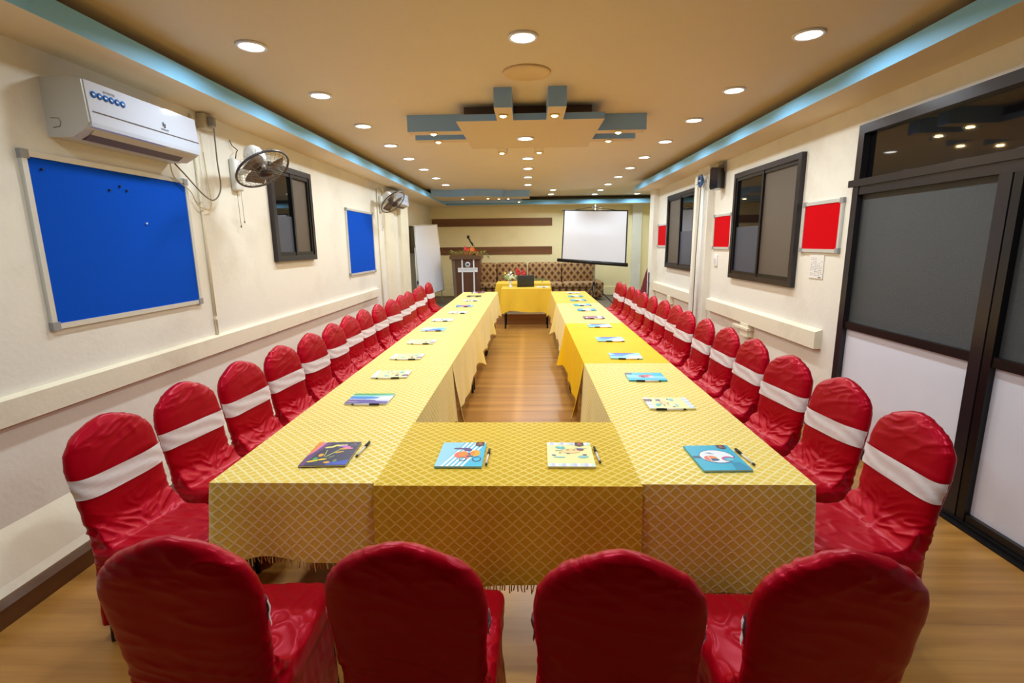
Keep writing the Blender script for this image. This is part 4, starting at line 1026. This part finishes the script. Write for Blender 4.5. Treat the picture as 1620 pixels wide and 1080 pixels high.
for a, b in ((TL, TR), (TR, BR), (BR, BL_), (BL_, TL)): MB().tube([a + nf * .002, b + nf * .002], .011, 6).build('frame_rail', SILVER, fc)
for p in (TR.lerp(BR, .3) - nf * .03, TL.lerp(BL_, .3) - nf * .03):
    MB().tube([p, Vector((p.x + (.06 if p.y > 0 else .02), p.y - .0, -.0))], .012, 8).build('leg', SILVER, fc)
MB().tube([TL.lerp(TR, .5) - nf * .03, Vector((TL.x * .5 + TR.x * .5 - .10, TL.y * .5 + TR.y * .5 + .5, 0))], .012, 8).build('leg', SILVER, fc)
MB().box((BL_.x - .03, BL_.y - .02, .55), (BL_.x + .0, BL_.y + .02, .62)).build('clamp_knob', BLACKPL, fc)

# ------------------------------------------------------------------ lectern with flowers and microphone
lc = thing('lectern', 'dark brown wooden lectern with white strips and sign', 'lectern', (-1.46, 11.95, .2))
LW = wood('lectern_wood', (72, 42, 26), (104, 64, 40), .4, 9, 2)
LS = mat('lectern_side_grey', (112, 92, 70), .5)
def frust(x0b, x1b, x0t, x1t, y0, y1, z0, z1): return MB().add([(x0b, y0, z0), (x1b, y0, z0), (x1b, y1, z0), (x0b, y1, z0), (x0t, y0, z1), (x1t, y0, z1), (x1t, y1, z1), (x0t, y1, z1)], [(0, 3, 2, 1), (4, 5, 6, 7), (0, 1, 5, 4), (1, 2, 6, 5), (2, 3, 7, 6), (3, 0, 4, 7)])
frust(-.29, .27, -.33, .335, -.22, .24, .06, 1.06).build('body', LW, lc)
frust(-.292, -.225, -.332, -.255, -.226, -.2, .06, 1.06).build('side_post', LS, lc)
MB().box((-.33, -.25, 0), (.31, .27, .06)).build('base', LW, lc)
MB().add([(-.37, -.27, 1.06), (.37, -.27, 1.06), (.37, .29, 1.06), (-.37, .29, 1.06), (-.37, -.27, 1.13), (.37, -.27, 1.13), (.37, .29, 1.19), (-.37, .29, 1.19)], [(0, 3, 2, 1), (4, 5, 6, 7), (0, 1, 5, 4), (1, 2, 6, 5), (2, 3, 7, 6), (3, 0, 4, 7)]).build('top', mat('lectern_top_wood', (98, 70, 44), .45), lc)
for x in (-.085, .185): MB().box((x - .016, -.232, .06), (x + .016, -.219, 1.06)).build('white_strip', WHITEPL, lc)
sg = MB().box((-.185, -.246, .765), (.275, -.232, .865)).build('sign_plate', WHITEPL, lc)
tx = obj('sign_letters', text_mesh('HOTEL GOLDEN RESIDENCY', .033, mat('sign_navy', (50, 48, 90), .5)), sg); tx.rotation_euler = (pi / 2, 0, 0); tx.location = (.045, -.2467, .832)
MB().box((-.12, -.2475, .79), (.21, -.2465, .796)).build('sign_rule', GREYPL, sg)
Rx = Matrix.Rotation(pi / 2, 3, 'X')
em = MB().lathe([(.0001, .008), (.06, .008), (.06, 0)], 28, mtx=Rx, org=(.045, -.225, .94)).build('emblem', WHITEPL, lc)
MB().prism([(p[0], p[1]) for p in ell(.045, .945, .036, .03)], -.2345, -.2335, axis=1).build('emblem_mark', mat('emblem_teal', (50, 120, 150), .5), em)
MB().prism([(.0, .955), (.045, .935), (.09, .955), (.085, .945), (.045, .915), (.005, .945)], -.2355, -.2347, axis=1).build('emblem_mark', mat('sign_navy', (50, 48, 90)), em)
mc = thing('microphone', 'black gooseneck microphone on the lectern', 'microphone', (-1.29, 11.98, 1.368))
MB().tube([(.0, .0, .0), (.01, -.0, .18), (-.03, -.02, .27), (-.06, -.04, .30)], .007, 8).build('gooseneck', BLACKMT, mc)
MB().tube([(-.02, -.03, .20), (-.06, -.04, .28), (-.10, -.05, .36)], [.012, .018, .022], 10).build('handle', BLACKPL, mc)
MB().ellipsoid((-.118, -.055, .40), (.034, .034, .042)).build('head', BLACKMT, mc)
MB().lathe([(.045, 0), (.045, .01), (.012, .02)], 14).build('mount', BLACKMT, mc)

PETR = mat('red_petal', (198, 36, 40), .5); PETO = mat('orange_petal', (226, 116, 40), .5); LEAFM = mat('leaf_green', (84, 112, 44), .5); LEAFY = mat('leaf_olive', (150, 140, 60), .5)
def petals(mb, c, r, n, mi, rnd, up=Vector((0, -.3, 1))):
    up = up.normalized(); Q = up.to_track_quat('Z', 'Y').to_matrix()
    for k in range(n):
        a = 2 * pi * k / n + rnd.random() * .3; L = r * rnd.uniform(.8, 1.1); w = L * .45
        d = Vector((cos(a), sin(a), 0)); e = Vector((-sin(a), cos(a), 0))
        pts = [Vector((0, 0, 0)), d * L * .5 + e * w * .5 + Vector((0, 0, L * .25)), d * L + Vector((0, 0, L * .3)), d * L * .5 - e * w * .5 + Vector((0, 0, L * .25))]
        mb.add([Vector(c) + Q @ p for p in pts], [(0, 1, 2, 3)], mi, False)
fl = thing('flower_garland', 'red and orange flower garland laid across the lectern top', 'flowers', (-1.40, 11.92, 1.365))
rf = random.Random(5)
gm = MB(); gl = MB()
MB().tube([(-.42, -.24, .02), (-.2, -.2, .03), (.05, -.16, .05), (.25, -.2, .03), (.44, -.26, .02), (.50, -.28, -.09)], .008, 6).build('stem', LEAFM, fl)
for k in range(9):
    p = (rf.uniform(-.08, .2), rf.uniform(-.28, -.1), rf.uniform(.04, .13)); h = MB(); petals(h, p, rf.uniform(.05, .075), 7, 0, rf, Vector((rf.uniform(-.5, .5), -1, .7))); h.build('blossom', PETR if k % 2 else PETO, fl)
for k in range(26):
    t = k / 25.0; x = -.42 + .9 * t; h = MB(); petals(h, (x, -.24 + rf.uniform(-.04, .06), .03 + rf.uniform(0, .05) - (.1 if x > .42 else 0)), rf.uniform(.035, .06), 3, 0, rf, Vector((rf.uniform(-1, 1), -1, .6))); h.build('leaf', LEAFY if k % 3 else LEAFM, fl)

# ------------------------------------------------------------------ sofas
def sofa_fabric():
    m = bpy.data.materials.new('diamond_sofa_fabric'); m.use_nodes = True; nt = m.node_tree; b = nt.nodes['Principled BSDF']; b.inputs['Roughness'].default_value = .8
    tc = node(nt, 'ShaderNodeTexCoord'); sep = node(nt, 'ShaderNodeSeparateXYZ'); nt.links.new(tc.outputs['Object'], sep.inputs[0])
    def mth(op, a, bb=None):
        n = node(nt, 'ShaderNodeMath', operation=op)
        for i, v in enumerate((a, bb)):
            if v is None: continue
            if isinstance(v, (int, float)): n.inputs[i].default_value = v
            else: nt.links.new(v, n.inputs[i])
        return n.outputs[0]
    zz = mth('ADD', sep.outputs[2], mth('MULTIPLY', sep.outputs[1], .9))
    u = mth('DIVIDE', sep.outputs[0], .165); v = mth('DIVIDE', zz, .21)
    a = mth('ABSOLUTE', mth('SUBTRACT', mth('FRACT', mth('ADD', u, v)), .5)); c = mth('ABSOLUTE', mth('SUBTRACT', mth('FRACT', mth('SUBTRACT', u, v)), .5))
    d = mth('MINIMUM', a, c)
    r = node(nt, 'ShaderNodeValToRGB'); r.color_ramp.interpolation = 'CONSTANT'
    els = r.color_ramp.elements; els[0].position = 0; els[0].color = lin((186, 152, 104)); els[1].position = .09; els[1].color = lin((138, 104, 66))
    e = els.new(.20); e.color = lin((160, 124, 82)); e = els.new(.27); e.color = lin((86, 44, 28))
    nt.links.new(d, r.inputs['Fac']); nt.links.new(r.outputs['Color'], b.inputs['Base Color'])
    return m
SOFAF = sofa_fabric()
def sofa(x0, x1, label, arm_r=False):
    w = x1 - x0; t = thing('sofa', label, 'sofa', ((x0 + x1) / 2, 12.95, .2), 0, 'sofas on the stage')
    h = w / 2 - .01
    MB().rbox((-h, -.40, .06), (h, .45, .30), .03).build('base', SOFAF, t)
    n = 2
    for k in range(n):
        a = -h + 2 * h * k / n; b = -h + 2 * h * (k + 1) / n
        MB().rbox((a + .004, -.46, .30), (b - .004, .2, .44), .05, seg=3).build('seat_cushion', SOFAF, t)
        bmx = MB(); bmx.rbox((a + .004, .1, .40), (b - .004, .34, .92), .06, seg=3); o = bmx.build('back_cushion', SOFAF, t)
    MB().rbox((-h, .3, .1), (h, .46, .88), .04).build('back_frame', SOFAF, t)
    if arm_r: MB().rbox((h - .02, -.46, .06), (h + .14, .42, .46), .06, seg=3).build('armrest', SOFAF, t)
    for sx in (-1, 1):
        for sy in (-.34, .38): MB().box((sx * (h - .08) - .03, sy - .03, 0), (sx * (h - .08) + .03, sy + .03, .07)).build('foot', BLACKPL, t)
    return t
sofa(-1.62, -.03, 'brown diamond patterned sofa behind the lectern and laptop')
sofa(-.02, 1.74, 'brown diamond patterned sofa below the projection screen', True)

# ------------------------------------------------------------------ projection screen on tripod
ps = thing('projection_screen', 'white tripod projection screen with black borders', 'projection screen', (1.50, 11.6, .2))
o0 = Vector((1.50, 11.6, .2))
A, B, Cc, D = Vector((.845, 12.0, 2.352)) - o0, Vector((2.15, 11.2, 2.272)) - o0, Vector((2.135, 11.2, 1.115)) - o0, Vector((.79, 12.0, 1.205)) - o0
nn = (B - A).cross(D - A).normalized(); nn = nn if nn.y < 0 else -nn
g = MB(); NX, NZ = 20, 14; vs = []
for j in range(NZ + 1):
    for i in range(NX + 1):
        u, v = i / NX, j / NZ; p = A.lerp(B, u).lerp(D.lerp(Cc, u), v); bow = .07 * (sin(pi * u) ** 2) * (1 - v) ** 1.3 * sin(min(1, v * 2.2) * pi) + .008 * sin(u * 9) * v * (1 - v)
        vs.append(p + nn * (-bow * 1.2 + .002))
g.add(vs, [(j * (NX + 1) + i, j * (NX + 1) + i + 1, (j + 1) * (NX + 1) + i + 1, (j + 1) * (NX + 1) + i) for j in range(NZ) for i in range(NX)], 0, True)
bb_ = MB(); vs2 = [p - nn * .006 for p in vs]; bb_.add(vs2, [(j * (NX + 1) + i, (j + 1) * (NX + 1) + i, (j + 1) * (NX + 1) + i + 1, j * (NX + 1) + i + 1) for j in range(NZ) for i in range(NX)], 0, True)
g.build('screen_fabric', mat('screen_white', (232, 232, 240), .7), ps); bb_.build('screen_backing', BLACKPL, ps)
ex = (B - A).normalized()
MB().tube([A - ex * .05, B + ex * .01], .014, 8).build('top_bar', BLACKPL, ps)
for a, b in ((A, D), (B, Cc)):
    e2 = (b - a); s2 = ex * .014
    MB().add([a - s2 + nn * .004, a + s2 + nn * .004, b + s2 + nn * .004, b - s2 + nn * .004, a - s2 - nn * .008, a + s2 - nn * .008, b + s2 - nn * .008, b - s2 - nn * .008], [(0, 1, 2, 3), (7, 6, 5, 4), (0, 4, 5, 1), (1, 5, 6, 2), (2, 6, 7, 3), (3, 7, 4, 0)]).build('side_border', BLACKPL, ps)
MB().tube([D - ex * .11, Cc + ex * .05], .042, 10).build('roller_case', BLACKPL, ps)
T0 = A.lerp(B, .47); T1 = D.lerp(Cc, .5)
MB().tube([A.lerp(B, .12), T0 + Vector((0, 0, .075)), A.lerp(B, .88)], .007, 6).build('hanger_wire', BLACKPL, ps)
MB().box((T0.x - .03, T0.y - .02, T0.z + .05), (T0.x + .14, T0.y + .02, T0.z + .085)).build('hanger_clip', CHROME, ps)
PX, PY = T1.x + .06, T1.y + .15
MB().tube([(PX, PY, .28), (PX, PY, T0.z + .13)], .014, 10).build('pole', SILVER, ps)
hub = Vector((PX, PY, .46))
for a in (radians(-40), radians(-125), radians(85)):
    f = Vector((PX + .55 * cos(a), PY + .55 * sin(a), .012)); MB().tube([hub, f], .011, 8).build('leg', BLACKMT, ps)
    MB().tube([hub.lerp(f, .55), Vector((PX, PY, .28))], .007, 6).build('leg_brace', BLACKMT, ps)
MB().lathe([(.03, -.04), (.03, .04), (.02, .05)], 12, org=hub).build('collar', BLACKPL, ps)

# maroon cloth in the alcove
mr = MB(); K = 14; vs = []
for j in range(K + 1):
    t = j / K; r = .03 + .20 * t ** .8
    for k in range(24):
        a = 2 * pi * k / 24; q = r * (1 + .12 * sin(5 * a + 1) * t); vs.append((q * cos(a), q * sin(a), 0.84 * (1 - t) + .005))
mr.add(vs, [(j * 24 + k, (j + 1) * 24 + k, (j + 1) * 24 + (k + 1) % 24, j * 24 + (k + 1) % 24) for j in range(K) for k in range(24)] + [tuple(range(24))], 0, True)
tag(mr.build('draped_cloth', mat('maroon_cloth', (110, 20, 40), .7), None, (2.68, 11.3, .2)), 'dark maroon cloth draped to a point in the right alcove', 'cloth')

# ------------------------------------------------------------------ head table objects
lp = thing('laptop', 'open black laptop on the yellow table, its lid back to the camera', 'laptop', (-.055, 9.78, .7715), radians(2))
MB().rbox((-.165, -.0, .0), (.165, .235, .016), .004).build('base', BLACKPL, lp)
lid = MB(); lid.rbox((-.165, -.005, .0), (.165, .005, .215), .004); l_ = lid.build('lid', mat('laptop_lid', (44, 46, 44), .45), lp); l_.location = (0, .0, .014); l_.rotation_euler = (radians(6), 0, 0)
MB().box((-.15, .0052, .012), (.15, .0058, .2)).build('screen', mat('screen_black', (10, 10, 12), .1), l_)
MB().box((-.14, .05, .016), (.14, .17, .0175)).build('keyboard', mat('key_grey', (60, 60, 62), .5), lp)
MB().tube([(-.12, .0, .013), (.12, .0, .013)], .006, 8).build('hinge', BLACKPL, lp)
va = thing('flower_vase', 'white vase with green leaves and white and yellow flowers', 'vase', (-.355, 9.8, .7715))
MB().lathe([(.045, 0), (.048, .006), (.022, .03), (.016, .055), (.03, .085), (.042, .11), (.036, .115), (.012, .06)], 20).build('vase', WHITEPL, va)
rv2 = random.Random(9)
for k in range(46):
    a = rv2.uniform(0, 2 * pi); e = rv2.uniform(.0, 1.0); r = rv2.uniform(.06, .125)
    p = Vector((r * cos(a) * 1.1, r * sin(a) * .8, .15 + .12 * e * (1 - (r / .16) ** 2) + rv2.uniform(-.02, .03))); h = MB()
    petals(h, p, rv2.uniform(.03, .05), 4, 0, rv2, Vector((cos(a), sin(a) - .4, .5)))
    h.build('leaf', (LEAFM, mat('leaf_light', (150, 176, 80), .5), mat('leaf_pale', (206, 214, 170), .5))[k % 3], va)
for k in range(12):
    a = rv2.uniform(0, 2 * pi); r = rv2.uniform(.0, .11); p = Vector((r * cos(a), r * sin(a) - .05, .2 + rv2.uniform(-.03, .08))); h = MB()
    petals(h, p, .036, 6, 0, rv2, Vector((cos(a) * .5, -1, .6))); h.build('blossom', (mat('white_petal', (240, 240, 226), .5), mat('yellow_petal', (236, 206, 70), .5))[k % 2], va)
MB().tube([(0, 0, .06), (.01, 0, .18)], .008, 6).build('stem', LEAFM, va)
rb = thing('rose_bunch', 'bunch of red flowers lying on the stage table behind the laptop', 'flowers', (-.13, 10.75, .79))
MB().tube([(-.1, .0, .02), (.05, 0, .06), (.3, .02, .03)], .008, 6).build('stem', LEAFM, rb)
for k in range(14):
    x = rv2.uniform(-.12, .1); h = MB(); petals(h, (x, rv2.uniform(-.06, .06), rv2.uniform(.05, .27)), .055, 7, 0, rv2, Vector((rv2.uniform(-.6, .6), -1, .5))); h.build('blossom', PETR, rb)
for k in range(12):
    h = MB(); petals(h, (rv2.uniform(-.2, .5), rv2.uniform(-.06, .06), rv2.uniform(.02, .06)), .05, 3, 0, rv2, Vector((rv2.uniform(-.6, .6), -1, 1))); h.build('leaf', LEAFM, rb)
notebook(.27, 9.72, radians(86), 'white', 'white notebook on the yellow table right of the laptop', .772)
pen(.34, 9.60, radians(92), 'black capped pen in front of the white notebook beside the laptop', .772)
